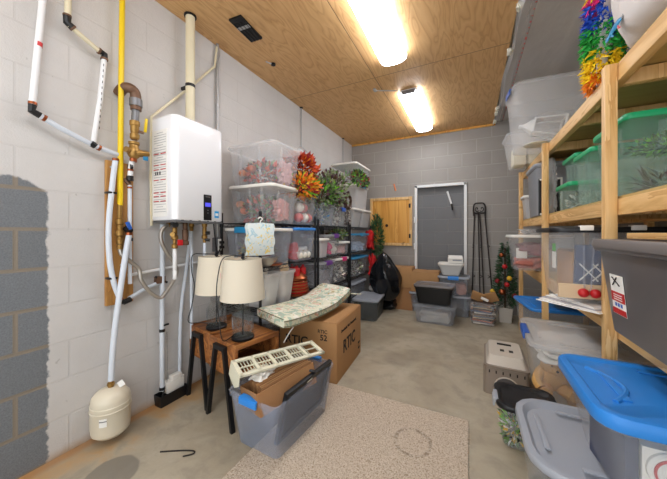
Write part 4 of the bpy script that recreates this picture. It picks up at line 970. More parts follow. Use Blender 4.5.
lump('pale fabric inside purple-latched tote beside magenta one', (-1.60, 3.09, .935), (.18, .13, .15), M_WCLOTH, 9, 'folded_cloth', 'cloth', amp=.3)
lump('white and pink fabric inside the short white-lidded tub', (-1.58, 3.33, .935), (.18, .15, .10), mat('blush_cloth', (220, 180, 176), .8), 10, 'folded_cloth', 'cloth', amp=.3)
leaves('dark green sprigs poking out above short tub on middle rack', (-1.56, 3.24, 1.13), (.10, .18, .05), 200, [LF_G1, LF_G2, LF_G3, LF_BR], .05, .025, 62, 'green_sprigs', 'artificial leaves')
tote('clear tote with teal blue lid on the second shelf of far rack', (-1.665, 3.93, .922), (.42, .62, .27), 0, body=M_CLRG, lid=M_TEAL, taper=.88, latch=M_TEAL)
lump('pale blue and white cloth inside teal-lidded tote on far rack', (-1.60, 3.93, .935), (.24, .46, .14), mat('pale_blue_cloth', (186, 200, 218), .8, vary=.1), 12, 'folded_cloth', 'cloth', amp=.35)
tote('small clear box with white lid set in front of teal-lidded tote', (-1.42, 3.70, .922), (.12, .22, .11), 0, body=M_CLR, lid=M_WLID, taper=.9) if False else None

# --- third row
tote('open frosted white bin full of white fabric on third shelf, left of its twin', (-1.66, 1.86, .572), (.40, .20, .29), 0, body=M_MILK, open_top=True, taper=.82, group='twin open white bins on third shelf')
tote('open frosted white bin full of white fabric on third shelf, right of its twin', (-1.66, 2.08, .572), (.40, .20, .29), 0, body=M_MILK, open_top=True, taper=.82, group='twin open white bins on third shelf')
lump('white fabric filling the left open frosted bin, rack end', (-1.66, 1.86, .585), (.30, .135, .25), M_WCLOTH, 14, 'white_fabric', 'cloth', amp=.3)
lump('white fabric with pinkish folds filling the right open frosted bin', (-1.66, 2.08, .585), (.30, .135, .25), mat('cream_cloth', (224, 210, 196), .8, vary=.1), 15, 'white_fabric', 'cloth', amp=.3)
for dy, dv, m_, lab in ((0, (.1, -.1, 1), M_WCLOTH, 'loose white paper point sticking up from the left open white bin'), (.22, (.1, .3, 1), mat('tan_card', (214, 186, 150), .8), 'loose tan card point sticking up from the right open white bin')):
    b = MB(); b.leaf((0, 0, 0), dv, .16, .10, m_); solo('paper_sheet', b, lab, 'paper', (-1.56, 1.86+dy, .80), smooth=False)
# copper lantern stack
t = thing('copper_lantern', 'round copper and red lantern basket on third shelf right of the open white bins', 'lantern', (-1.60, 2.35, .575))
b = MB()
b.lathe([(.13, 0), (.155, .01), (.155, .02), (.13, .03)], (0, 0, 0), M_COPP, 24)
for k in range(5): b.lathe([(.128-.004*k, .045+k*.027), (.140-.006*k, .05+k*.027), (.140-.006*k, .058+k*.027), (.128-.004*k, .063+k*.027)], (0, 0, 0), M_COPP, 24, cap=False)
for k in range(14): a = k*2*PI/14; b.tube([(.132*math.cos(a), .132*math.sin(a), .02), (.115*math.cos(a), .115*math.sin(a), .175)], .003, M_COPP, 5)
b.lathe([(.118, .17), (.125, .175), (.07, .225), (.03, .24), (.001, .242)], (0, 0, 0), M_COPP, 24); obj('basket_body', b, t)
for x, y in ((.05, -.05), (.05, .06), (-.04, .0)):
    b = MB(); b.lathe([(.026, 0), (.034, .02), (.034, .075), (.02, .09), (.012, .10), (.012, .115)], (x, y, .19), M_RED, 14); obj('red_candle_jar', b, t)
b = MB(); b.lathe([(.09, .025), (.122, .03), (.122, .12), (.09, .13)], (0, 0, 0), M_REDC, 18); obj('red_lining', b, t)
tote('clear tote with purple latch on third shelf of the middle rack', (-1.68, 2.84, .572), (.42, .40, .30), 0, body=M_CLRG, lid=M_MLID, latch=M_PURP, taper=.88)
tote('clear tote with a pink latch on third shelf of the middle rack', (-1.68, 3.27, .572), (.42, .36, .31), 0, body=M_CLR, lid=M_WLID, latch=M_PINK, taper=.88)
lump('grey-white cloth inside the purple-latched tote on third shelf', (-1.60, 2.84, .585), (.2, .28, .2), mat('grey_cloth', (186, 182, 184), .8, vary=.15), 17, 'folded_cloth', 'cloth', amp=.4)
leaves('white craft snippets inside the pink-latched tote', (-1.60, 3.27, .585), (.11, .12, .10), 170, [LF_W, M_PAPER, LF_P, LF_W], .05, .03, 71, 'craft_bits', 'craft supplies')
tote('clear tote with blue lid on third shelf of far rack', (-1.665, 3.90, .572), (.42, .60, .28), 0, body=M_CLR, lid=M_TEAL, taper=.88)
leaves('pale decorations inside blue-lidded tote on third shelf of far rack', (-1.61, 3.90, .585), (.13, .2, .09), 170, [LF_W, LF_P, LF_G3, M_PAPER], .05, .03, 72, 'craft_bits', 'craft supplies')
for y, dd, lab in ((2.02, .5, 'left'), (2.95, .55, 'middle'), (3.9, .55, 'far')):
    tote('grey clear tote on the lowest shelf of the %s wire rack' % {'left': 'nearest', 'middle': 'middle', 'far': 'farthest'}[lab], (-1.69, y, .182), (.42, dd, .30), 0, body=M_CLRG, lid=M_GLID, taper=.88, panel=False)
# hanging bag, metal rack bits
t = thing('hanging_bag', 'clear plastic bag with pastel print hanging from the rack by white hook', 'bag', (-1.455, 1.66, 1.03), -.45)
b = MB()
rings = []
for k in range(9):
    f = k/8; z = .245*(1-f); w_ = .112*(1+.06*math.sin(k*1.7)); dep = .012+.018*math.sin(PI*min(1, f*.9+.05))
    rings.append([((q_x)*dep+.004*noise.noise(Vector((q_x*4, q_y*5, k*.8))), q_y*w_, z+.012*noise.noise(Vector((q_y*3, k, 0)))) for q_x, q_y in ((1, -.95), (1.15, -.4), (1.1, .1), (1.1, .5), (.9, .95), (-.6, 1), (-.9, 0), (-.6, -1))])
b.loft(rings, M_PATB); obj('bag', b, t)
b = MB(); b.tube([(0, 0, .235), (0, 0, .262), (-.004, .018, .278), (-.004, .0, .292), (-.004, -.016, .28)], .005, M_WLID, 6, 4); b.box((0, 0, .242), (.006, .09, .012), M_WLID, bev=.002); obj('hanger', b, t)
t = thing('metal_utensil_bowl', 'shiny steel and copper bowls on second shelf edge below the hanging bag', 'bowl', (-1.51, 1.80, .925))
b = MB(); b.lathe([(.03, 0), (.06, .015), (.085, .05), (.09, .075), (.086, .075), (.055, .02), (.001, .008)], (0, 0, 0), M_STEEL, 22); obj('steel_bowl', b, t)
b = MB(); b.lathe([(.05, 0), (.075, .01), (.08, .02), (.05, .016), (.001, .014)], (.02, .06, -.0), M_COPP, 22); obj('copper_dish', b, t)

# red cloths, garland, black bag near the far end
lump('red cloth bundle stuffed at end of the second shelf of far rack', (-1.50, 4.37, .925), (.14, .16, .33), M_REDC, 20, 'red_cloth', 'cloth', amp=.4, fr=9)
lump('red cloth hanging below at end of the far rack down to floor', (-1.44, 4.36, .30), (.12, .16, .56), M_REDC, 21, 'red_cloth', 'cloth', amp=.5, fr=9)
lump('small heap of white and grey cloth at foot of the red cloth', (-1.40, 4.25, .28), (.14, .14, .08), M_WCLOTH, 22, 'white_cloth', 'cloth', amp=.4)
leaves('dark green artificial pine garland hanging at the end of far rack', (-1.42, 4.50, .75), (.09, .09, .38), 900, [LF_G1, LF_G2, LF_G2, leafm('leaf_pine', (44, 96, 60))], .07, .018, 81, 'pine_garland', 'garland')
mb = MB(); o_ = bmesh.ops.create_uvsphere(mb.bm, u_segments=40, v_segments=30, radius=1); mb.mi(M_BAG)
for v in mb.bm.verts:
    p = v.co.copy(); a = math.atan2(p.y, p.x); up = (p.z+1)/2
    r_ = (1.12-1.5*max(0, up-.5)**1.25) if up > .5 else 1.12
    r_ = max(.12, r_); wr = 1+.10*math.sin(a*9+p.z*3)*up+.12*noise.noise(p*3)
    v.co = Vector((p.x*.22*r_*wr-.05*up, p.y*.21*r_*wr, max(0, (p.z+.93)/1.93)*.74))
solo('trash_bag', mb, 'full black plastic bin bag slumped between the rack end and cardboard boxes', 'trash bag', (-1.16, 4.20, .16))
tote('dark clear tote under black bin bag by the rack end', (-1.22, 4.33, 0), (.40, .32, .16), 0, body=M_BLKT, lid=M_BLK) if False else None
lump('dark folded tarp on floor under the black bin bag', (-1.20, 4.36, 0), (.34, .34, .17), M_BAG, 25, 'folded_tarp', 'tarp', amp=.2)

# ================================================================= floor totes and boxes at the back
tote('dark grey tote with pale grey lid on the floor at the far rack foot', (-1.315, 3.82, 0), (.36, .56, .29), math.radians(5), body=M_CLRD, lid=M_GLID, taper=.9)
def carton(label, c, s, rz=0, m=M_CARD, group=None):
    t = thing('cardboard_box', label, 'cardboard box', c, rz, group); w, d, h = s
    b = MB(); b.box((0, 0, h/2), s, m, bev=.003); obj('carton', b, t)
    b = MB(); b.box((0, 0, h+.0015), (w*.98, .05, .002), M_CARD2); obj('packing_tape', b, t)
    b = MB()
    for sx in (-1, 1): b.box((sx*w*.25, 0, h+.004), (w*.46, d*.97, .003), m, Matrix.Rotation(-sx*.03, 3, 'Y'))
    obj('flap', b, t); return t
carton('lower cardboard box of the pair stacked next to black bin bag', (-.98, 4.52, 0), (.36, .34, .345), 0, M_CARD2)
carton('upper cardboard box of the pair stacked next to black bin bag', (-.98, 4.50, .352), (.34, .34, .30), .04, M_CARD)
tote('grey tote at the back wall beneath a single cardboard box', (-.62, 4.50, 0), (.46, .38, .30), 0, body=M_CLRG, lid=M_GLID)
carton('cardboard box on grey tote in front of blocked doorway, behind the black tote', (-.62, 4.50, .305), (.40, .34, .30), .02, M_CARD)
tote('long grey clear tote on the floor beneath the black tote', (-.43, 3.98, 0), (.54, .36, .245), math.radians(-2), body=M_CLRG, lid=M_CLRG, taper=.90, rad=.06)
lump('pale folded linens inside the long grey clear tote', (-.43, 3.98, .014), (.40, .26, .15), mat('linen_grey', (176, 170, 160), .85, vary=.1), 30, 'folded_linen', 'cloth', amp=.2)
tote('black tote with smoky lid on top of the long grey clear tote', (-.44, 4.0, .25), (.50, .35, .255), math.radians(-2), body=M_BLK, lid=M_DGLID, taper=.84)
tote('grey clear tote on the floor behind right end of the black tote', (-.20, 4.46, 0), (.42, .34, .30), 0, body=M_CLRG, lid=M_GLID, taper=.9)
tote('grey clear tote with a blue latch, second in the rear stack', (-.22, 4.44, .305), (.42, .34, .27), 0, body=M_CLRG, lid=M_GLID, latch=M_BLUE, latch_ends='y', taper=.9)
tote('small pale grey bin on top of the blue-latched tote', (-.26, 4.44, .58), (.34, .26, .18), 0, body=mat('pale_grey_plastic', (206, 204, 198), .5), lid=M_WLID, taper=.72)
b = MB(); b.box((0, 0, .035), (.20, .14, .07), M_PAPER, bev=.006); b.box((.0, -.02, .08), (.19, .13, .012), M_PAPER, Matrix.Rotation(.3, 3, 'X')); b.box((.02, -.071, .04), (.12, .002, .02), M_GLID)
solo('white_paper_box', b, 'small white box with raised flap on the pale grey bin', 'box', (-.20, 4.44, .763), .1)
lump('pink and orange packets inside the blue-latched rear tote', (-.12, 4.40, .318), (.14, .2, .16), mat('salmon_cloth', (206, 150, 130), .8, vary=.25, vscale=30), 31, 'packets', 'packets', amp=.3)
# crate of magazines
tote('clear open bin crammed with magazines and books on floor by blocked doorway', (.155, 4.18, 0), (.34, .30, .30), math.radians(-14), body=M_CLR, open_top=True, taper=.84)
rr = random.Random(9); CC = [(206, 200, 190), (60, 76, 110), (170, 100, 70), (40, 44, 52), (184, 160, 130), (110, 122, 134), (150, 120, 96), (70, 50, 40)]
for k in range(16):
    th = rr.uniform(.012, .02); c_ = CC[k % 8]
    b = MB(); b.box((0, 0, 0), (.24, .20, th), mat('book_cover_%d' % (k % 8), c_, .5), bev=.001); b.box((0, 0, 0), (.214, .164, th*.6), M_PAPER)
    col, row = k % 2, k//2
    solo('magazine', b, 'magazine or book lying in the clear bin by the blocked doorway', 'magazine', (.155+(rr.uniform(-.012, .012)), 4.18+rr.uniform(-.01, .01), .022+k*.0165), rr.uniform(-.5, .1), group='magazines and books in the clear bin')
for k, (dx, dy, an, lab) in enumerate(((-.07, .02, .5, 'open cardboard mailer sticking up at left of the magazine bin'), (.09, .03, -.6, 'open cardboard mailer sticking up at right of the magazine bin'))):
    b = MB(); Rm = Matrix.Rotation(an*.6, 3, 'Y') @ Matrix.Rotation(.35, 3, 'X'); b.box((0, 0, .06), (.15, .018, .13), M_CARD, Rm, .002)
    solo('cardboard_mailer', b, lab, 'cardboard', (.155+dx, 4.18+dy, .285), -.2)
b = MB(); b.box((0, 0, .02), (.09, .03, .03), M_PAPER, Matrix.Rotation(.4, 3, 'Y'), .003); solo('white_packet', b, 'small white packet between cardboard mailers on the magazine bin', 'packet', (.165, 4.10, .315))
# wrought iron rods
t = thing('wrought_iron_stand', 'tall folded wrought iron stand with scroll top leaning on back wall', 'iron stand', (.15, 4.65, 0))
b = MB()
for x_t, x_b in ((.055, .015), (.105, .13), (.125, .19), (.19, .31)):
    b.tube([(x_b, 4.60, 0), (x_t, 4.73, 1.52)], .009, M_IRON, 8)
obj('rod', b, t, True)
b = MB(); b.tube([(.045, 4.735, 1.46), (.04, 4.735, 1.58), (.06, 4.735, 1.645), (.12, 4.735, 1.655), (.18, 4.735, 1.645), (.20, 4.735, 1.58), (.195, 4.735, 1.46)], .010, M_IRON, 8, 4)
b.tube([(.045, 4.735, 1.50), (.195, 4.735, 1.50)], .012, M_IRON, 8)
for s in (-1, 1): b.tube([(.12+s*.005, 4.735, 1.54), (.12+s*.03, 4.735, 1.525), (.12+s*.055, 4.735, 1.55), (.12+s*.045, 4.735, 1.585), (.12+s*.025, 4.735, 1.58), (.12+s*.027, 4.735, 1.56)], .007, M_IRON, 6, 4)
obj('scroll_top', b, t, True)
b = MB()
for z in (1.0, .55, .2):
    for x in (.035+.02*(1-z), .14, .24): b.tube([(x-.012, 4.64+.08*z, z-.02), (x+.016, 4.64+.08*z, z), (x-.01, 4.64+.08*z, z+.02)], .005, M_IRON, 5, 3)
obj('scroll_detail', b, t, True)
# small tree
t = thing('christmas_tree', 'small decorated artificial Christmas tree in white pot beside wooden shelf', 'christmas tree', (.42, 4.40, 0))
b = MB(); b.loft([rrect(.14, .14, .01, 0), rrect(.17, .17, .01, .20), rrect(.155, .155, .01, .20), rrect(.15, .15, .01, .17)], mat('pot_white', (196, 190, 180), .6)); obj('pot', b, t)
b = MB(); b.tube([(0, 0, .1), (0, 0, 1.0)], .012, LF_BR, 6); obj('trunk', b, t)
b = MB(); rr = random.Random(4)
for k in range(2200):
    f = rr.random()**.7; z = .22+.86*(1-f); a = rr.uniform(0, 6.28); r_ = (.02+.15*f)*rr.uniform(.3, 1)
    b.leaf((math.cos(a)*r_, math.sin(a)*r_, z), (math.cos(a), math.sin(a), rr.uniform(-.3, .5)), .055, .012, rr.choice((LF_G2, LF_G2, leafm('leaf_pine', (44, 96, 60)))))
obj('needles', b, t, smooth=False)
for k, (a, z, r_) in enumerate(((-1.9, .42, .14), (-2.6, .55, .11), (-1.2, .6, .11), (-1.7, .75, .08), (-2.4, .9, .06), (-.9, .38, .15), (-3.0, .4, .15), (-1.5, .52, .13))):
    b = MB(); b.ball((math.cos(a)*r_, math.sin(a)*r_, z), .032 if k else .042, (M_RED, M_COPP, LF_DR, LF_Y)[(k+1) % 4], 12); obj('bauble', b, t)

# ================================================================= timber shelving on the right
t = thing('wooden_shelving_unit', 'pine timber shelving unit along the right wall holding plastic totes', 'shelving unit', (.85, 2.4, 0))
XS = .54
for y in (4.10, 2.86, 1.665, .42):
    for x in (XS+.02, 1.18):
        b = MB(); b.box((x, y, .975), (.042, .042, 1.95), M_PINE, bev=.003); obj('post', b, t, True)
RY0, RY1 = .38, 4.14
for z, h in ((1.91, .075), (1.315, .072), (.775, .085), (.10, .085)):
    RY0 = 1.70 if z < .5 else .38
    for x in (XS+.062, 1.14):
        b = MB(); b.box((x, (RY0+RY1)/2, z), (.038, RY1-RY0, h), M_PINEY, bev=.003); obj('rail', b, t, True)
    for y in [q for q in (4.10, 3.45, 2.86, 2.25, 1.725, 1.05, .42) if q > RY0]:
        b = MB(); b.box(((XS+1.16)/2+.03, y+.0, z-.002), (.52, .036, h-.012), M_PINE, bev=.003); obj('joist', b, t, True)
    b = MB(); b.box(((XS+1.2)/2+.012, (RY0+RY1)/2, z+h/2+.0065), (.58, RY1-RY0, .012), M_PLYD); obj('deck', b, t, True, smooth=False)
ZT = 1.91+.0375+.014; ZM = 1.315+.036+.014; ZL = .775+.0425+.014; ZB = .10+.0425+.014

# --- top shelf
tote('big clear tote with a blue latch hanging over the shelf top, holding a white lantern', (.655, 3.18, ZT+.02), (.64, .46, .57), math.radians(5), body=M_HAZE, lid=M_MLID, latch=M_BLUED, latch_ends='x', taper=.86, rad=.06, panel=False)
t = thing('white_lantern', 'white metal candle lantern lying on its side in the big clear tote', 'lantern', (.70, 3.08, ZT+.03))
b = MB(); Rl = Matrix.Rotation(PI/2+.2, 3, 'Y')
def lp(x, y, z): return Rl @ Vector((x, y, z))
for sx in (-1, 1):
    for sy in (-1, 1): b.tube([lp(-.14+sx*.06, sy*.06, -.22), lp(-.14+sx*.085, sy*.085, .0)], .007, M_WPAINT, 6)
for z, r in ((-.22, .06), (0, .085)):
    b.tube([lp(-.14+sx*r, sy*r, z) for sx, sy in ((-1, -1), (1, -1), (1, 1), (-1, 1), (-1, -1))], .009, M_WPAINT, 6)
obj('lantern_frame', b, t)
b = MB(); b.loft([[lp(-.14+p[0], p[1], z) for p in rrect(s, s, .01, 0)] for s, z in ((.13, -.22), (.05, -.28), (.03, -.30), (.03, -.33))], M_WPAINT); obj('lantern_cap', b, t)
b = MB(); b.lathe([(.001, .0), (.09, .0), (.10, .006), (.095, .012), (.001, .012)], (-.17, -.03, .0), M_ALMOND, 20); obj('candle_plate', b, t)
b = MB(); b.lathe([(.001, .08), (.02, .07), (.055, .035), (.06, .03), (.02, .04), (.001, .04)], (0, 0, 0), M_GRYM, 16); solo('metal_finial', b, 'grey pointed metal cap leaning at left inside the big clear tote', 'finial', (.53, 3.07, 2.19))
tote('cream-filled clear tote below and behind the big overhanging tote on shelf top', (.67, 3.84, ZT), (.62, .42, .36), math.radians(2), body=M_HAZE, lid=M_MLID, taper=.84, rad=.05)
for k, x in enumerate((.50, .64, .79)):
    b = MB(); b.box((0, 0, .10), (.12, .22, .20), mat('cream_box', (224, 214, 184), .7), bev=.012); b.box((0, 0, .203), (.115, .215, .008), M_PAPER, bev=.002)
    solo('cream_box', b, ('cream box at the left inside the rear tote on shelf top', 'middle cream box inside the rear tote on shelf top', 'right cream box inside the rear tote on shelf top')[k], 'box', (x, 3.84, ZT+.012))
b = MB(); b.tube([(0, 0, 0), (0, 0, .30)], .009, M_PINE, 8); b.box((-.012, 0, .31), (.055, .014, .014), M_PINE, Matrix.Rotation(-.9, 3, 'Y'), .003)
solo('wooden_stick', b, 'thin upright wooden stick standing on the shelf beside the pinata', 'stick', (.600, 2.05, ZT))
# quilt
mb = MB(); bmesh.ops.create_uvsphere(mb.bm, u_segments=48, v_segments=32, radius=1); mb.mi(M_QUILT)
for v in mb.bm.verts:
    p = v.co.copy(); s = lambda q: math.copysign(abs(q)**.62, q)
    n1 = noise.noise(p*1.8+Vector((4, 0, 0)))*.10; n2 = abs(math.sin(p.y*4+p.z*3+n1*6))**.6*.075
    k = 1+n1-n2
    v.co = Vector((s(p.x)*.26*k, s(p.y)*.37*k, max(0, s(p.z)*k+.93)/1.93*.52))
t = thing('white_quilt', 'bulky rolled white quilt with a blue lizard patch on the top wooden shelf', 'quilt', (.80, 1.42, ZT))
obj('quilt_body', mb, t, ang=1.5)
b = MB(); MT = M_TEAL
pts = [(-.02, 0, .0), (.02, 0, .05), (.045, 0, .075), (.075, 0, .09)]
b.tube([(p[0], 0, p[2]) for p in pts], [.014, .024, .022, .010], MT, 8, 4); b.tube([(.075, 0, .09), (.08, 0, .12), (.076, 0, .16)], [.008, .005, .002], M_GRYM, 6, 4)
for q in ((.0, .02, -.03), (.05, .06, .03)): b.tube([(q[0], 0, q[1]), (q[0]+.02, 0, q[1]-.02), (q[0]+.035, 0, q[1]-.018)], .007, M_RED if q[0] else MT, 6)
b.ball((-.03, 0, -.012), .02, MT, 10)
bmesh.ops.scale(b.bm, vec=(1, .3, 1), verts=b.bm.verts)
o = obj('lizard_patch', b, t); o.location = (-.262, .17, .08); o.rotation_euler = (0, .45, -1.4); o.scale = (.62, .62, .62); o['label'] = 'blue lizard patch'
lumpm = None
# rainbow pinata
t = thing('rainbow_pinata', 'rainbow paper fringe pinata in yellow, green, blue and pink behind white quilt', 'pinata', (.64, 1.90, ZT))
BANDS = [('orange_fringe', LF_O, 0, .05), ('yellow_fringe', mat('yellow_paper', (240, 206, 20), .7), .03, .17), ('green_fringe', mat('green_paper', (40, 160, 60), .7), .15, .30), ('blue_fringe', mat('blue_paper', (40, 90, 200), .7), .28, .42), ('pink_fringe', mat('pink_paper', (226, 50, 130), .7), .40, .48), ('yellow_tip', mat('yellow_paper', (240, 206, 20), .7), .46, .54)]
def pin(z): return Vector((-.04+.08*z, .0, z)), .035+.05*math.sin(min(1, (z+.03)/.5)*PI*.6)
b = MB(); b.tube([pin(z)[0] for z in (0, .1, .2, .3, .4, .5)], [pin(z)[1]*.35 for z in (0, .1, .2, .3, .4, .5)], M_PAPER, 12); obj('paper_body', b, t)
rr = random.Random(8)
for nm, m, za, zb in BANDS:
    b = MB()
    for k in range(int(2600*(zb-za))):
        z = rr.uniform(za, zb); a = rr.uniform(0, 6.28); c_, r_ = pin(z); d = Vector((math.cos(a), math.sin(a), rr.uniform(-1.3, .2)))
        b.leaf(c_+Vector((math.cos(a), math.sin(a), 0))*r_*.7, d, rr.uniform(.035, .06), .016, m, bend=.6)
    o = obj(nm, b, t, smooth=False); o['kind'] = 'stuff'

# --- middle shelf
def gbin(label, c, s, **k): return tote(label, c, s, 0, body=M_CLRGR, lid=M_GREEN, taper=.95, rad=.012, ribs=3, lid_h=.03, **k)
tote('lower of two big green-tinted bins on the middle shelf nearest the camera', (.885, 1.91, ZM), (.50, .38, .185), 0, body=M_CLRGR, lid=M_CLRGR, taper=.95, rad=.012, ribs=3, panel=False)
gbin('upper big bin with green lid on the middle shelf nearest the camera', (.885, 1.91, ZM+.188), (.50, .38, .195))
leaves('bright green foliage inside upper big green-lidded bin', (.885, 1.86, ZM+.20), (.18, .13, .05), 700, [LF_LIME, LF_G1, LF_G1, LF_G2], .03, .014, 91)
leaves('dark brown twigs inside lower big green-lidded bin', (.885, 1.86, ZM+.012), (.17, .13, .05), 160, [LF_BR, LF_P, M_GRYM], .08, .014, 92, 'twigs', 'twigs')
gbin('tall green-lidded bin half hidden behind the near shelf post', (.83, 2.30, ZM), (.38, .32, .35))
gbin('lower of two small green-lidded bins in middle of the middle shelf', (.805, 2.645, ZM), (.37, .33, .20))
gbin('upper of two small green-lidded bins in middle of the middle shelf', (.82, 2.645, ZM+.203), (.32, .30, .20))
leaves('black and white bits inside the lower small green-lidded bin', (.76, 2.58, ZM+.012), (.12, .08, .05), 110, [M_PAPER, M_INK, M_GALV], .04, .02, 93, 'craft_bits', 'craft supplies')
lump('crumpled clear plastic bag beside the small green-lidded bins', (.62, 2.975, ZM), (.09, .13, .45), M_FILM, 33, 'plastic_bag', 'plastic bag', amp=.5, fr=14)
t = thing('framed_panel', 'dark panel in a pale frame standing on middle shelf behind mid post', 'framed panel', (.64, 3.08, ZM), math.radians(-8))
b = MB(); b.box((0, 0, .16), (.15, .012, .31), M_INK); obj('dark_panel', b, t)
for dx, dz, lx, lz in ((-.078, .16, .014, .33), (.078, .16, .014, .33), (0, .318, .16, .014), (0, .007, .16, .014)):
    b = MB(); b.box((dx, 0, dz), (lx, .02, lz), M_BLK if dx < 0 else M_PAPER, bev=.002); obj('frame_edge', b, t)
t = tote('tall grey clear tote standing behind mid post on the middle shelf', (.80, 3.46, ZM), (.50, .52, .50), 0, body=clearm('pale_grey_clear', (190, 192, 196), .6), lid=M_GLID, taper=.94, rad=.06, panel=False)
tote('small white bin at the far end of middle shelf', (.70, 3.95, ZM), (.30, .26, .27), 0, body=M_MILK, lid=M_WLID, taper=.86)

# --- low shelf
tote('clear tote with white lid at the far end of the low shelf, overhanging', (.60, 3.40, ZL), (.50, .38, .35), math.radians(2), body=M_CLR, lid=M_WLID, taper=.86, rad=.05)
lump('mauve cloth in the upper part of white-lidded tote', (.56, 3.34, ZL+.15), (.30, .22, .13), mat('mauve_cloth', (150, 110, 112), .8, vary=.2), 40, 'folded_cloth', 'cloth', amp=.3)
lump('red and cream bundle low in the white-lidded tote', (.52, 3.34, ZL+.014), (.26, .22, .12), mat('brick_cloth', (180, 110, 96), .8, vary=.3, vscale=20), 41, 'folded_cloth', 'cloth', amp=.3)
b = MB(); b.box((0, 0, .05), (.09, .01, .10), M_WLID, bev=.003); solo('white_card', b, 'white card inside the white-lidded tote on low shelf', 'card', (.45, 3.25, ZL+.12))
lump('crumpled clear plastic bag lying on the white-lidded tote', (.58, 3.34, ZL+.352), (.30, .25, .06), M_FILM, 42, 'plastic_bag', 'plastic bag', amp=.6, fr=16)
t = tote('large clear tote with black lid and white latches at middle of low shelf', (.70, 1.945, ZL+.022), (.66, .42, .375), 0, body=M_CLR, lid=M_BLK, taper=.90, rad=.045, ribs=0)
for dx in (-.20, -.02, .16):
    b = MB(); b.box((dx, -.219, .370), (.05, .010, .022), M_WLID, bev=.003); b.box((dx, -.205, .380), (.05, .03, .006), M_WLID, bev=.002); obj('white_latch', b, t)
for dx in (-.19, .10):
    b = MB(); b.tube([(dx-.02, -.213, .33), (dx-.012, -.196, .08), (dx, -.193, .06), (dx+.012, -.196, .08), (dx+.02, -.213, .33)], .004, M_CLRG, 6, 4); obj('molded_rib', b, t)
b = MB(); b.box((0, 0, .001), (.22, .2, .002), M_PAPER); 
for k in range(5): 
    o = solo('magazine', MB().box((0, 0, .002), (.21, .29, .0035), M_PAPER if k != 2 else mat('magazine_grey', (170, 166, 170), .5)), 'white magazine in the fanned pile jutting out beneath the black-lidded tote', 'magazine', (.50+.014*k, 1.83+.012*k, ZL+.0042*k), .75-.09*k, group='magazines under the black-lidded tote')
carton('open cardboard box inside large black-lidded tote', (.60, 1.96, ZL+.04), (.26, .28, .23), 0)
b = MB(); b.box((0, 0, .13), (.30, .03, .25), mat('navy_print', (52, 66, 98), .6), Matrix.Rotation(.1, 3, 'X'), .004)
for k in range(5):
    for s in (-1, 1): b.box((-.10+k*.05, -.018, .12), (.006, .002, .11), M_PAPER, Matrix.Rotation(s*.7, 3, 'Y'))
solo('patterned_binder', b, 'navy patterned panel leaning inside large black-lidded tote', 'binder', (.62, 1.79, ZL+.055))
b = MB(); b.box((0, 0, .04), (.20, .02, .07), mat('tan_card', (214, 186, 150), .8), bev=.003); solo('white_card_box', b, 'cream card low inside the large black-lidded tote', 'card', (.50, 1.766, ZL+.04))
for k in range(2):
    b = MB(); b.ball((0, 0, .022), .022, M_RED, 14); solo('red_ball', b, ('left red ball at the bottom of the black-lidded tote', 'right red ball at the bottom of the black-lidded tote')[k], 'ball', (.492+k*.045, 1.742, ZL+.055), group='red balls in the black-lidded tote')
b = MB(); b.box((0, 0, .05), (.004, .05, .04), mat('green_sticker', (70, 180, 60), .5)); b.box((0, 0, -.02), (.004, .06, .09), M_PAPER); solo('green_label_card', b, 'white card with green sticker at left side of black-lidded tote', 'card', (.418, 1.93, ZL+.24))
lump('crumpled clear plastic bag on left of the black-lidded tote', (.41, 2.28, ZL+.30), (.13, .2, .09), M_FILM, 43, 'plastic_bag', 'plastic bag', amp=.6, fr=16) if False else None
# charcoal tote
t = tote('large charcoal grey tote with red and white label on the low shelf nearest camera', (.735, 1.115, ZL), (.60, .74, .345), 0, body=M_DGREY, lid=M_DGLID, taper=.90, rad=.05, rim=.016, lid_h=.032)
Rt_ = Matrix.Rotation(-.091, 3, 'Y')
MXn = Matrix(((0, 0, -1, 0), (-1, 0, 0, 0), (0, 1, 0, 0), (0, 0, 0, 1)))
b = MB(); xx = -.2725
def lb(y, z, sy, sz, m, dx=0): b.box((xx-.0012-dx-(z-.19)*.091, y, z), (.0012, sy, sz), m, Rt_)
lb(.20, .150, .095, .14, M_PAPER); lb(.20, .143, .095, .034, M_RED, .0008); lb(.20, .092, .095, .02, M_RED, .0008)
for k in range(3): lb(.20, .150-k*.008, .06, .0025, M_PAPER, .0016)
b.tube([(xx-.004-(z-.19)*.091, y, z) for y, z in ((.225, .210), (.175, .185))], .002, M_INK, 5); b.tube([(xx-.004-(z-.19)*.091, y, z) for y, z in ((.225, .182), (.19, .212))], .002, M_INK, 5)
for k in range(3): lb(.22-k*.02, .115, .012, .012, M_BLUED, .0012)
obj('printed_label', b, t)
b = MB(); b.box((0, 0, .011), (.46, .40, .022), M_PINEY, bev=.003); solo('wood_board', b, 'short thick pine board lying on the charcoal tote lid', 'board', (.77, 1.25, ZL+.347), .03)
# things on the low shelf by the wall behind
carton('cardboard box on the low shelf deep behind charcoal tote', (1.0, 2.55, ZL), (.2, .3, .25), 0, M_CARD2) if False else None

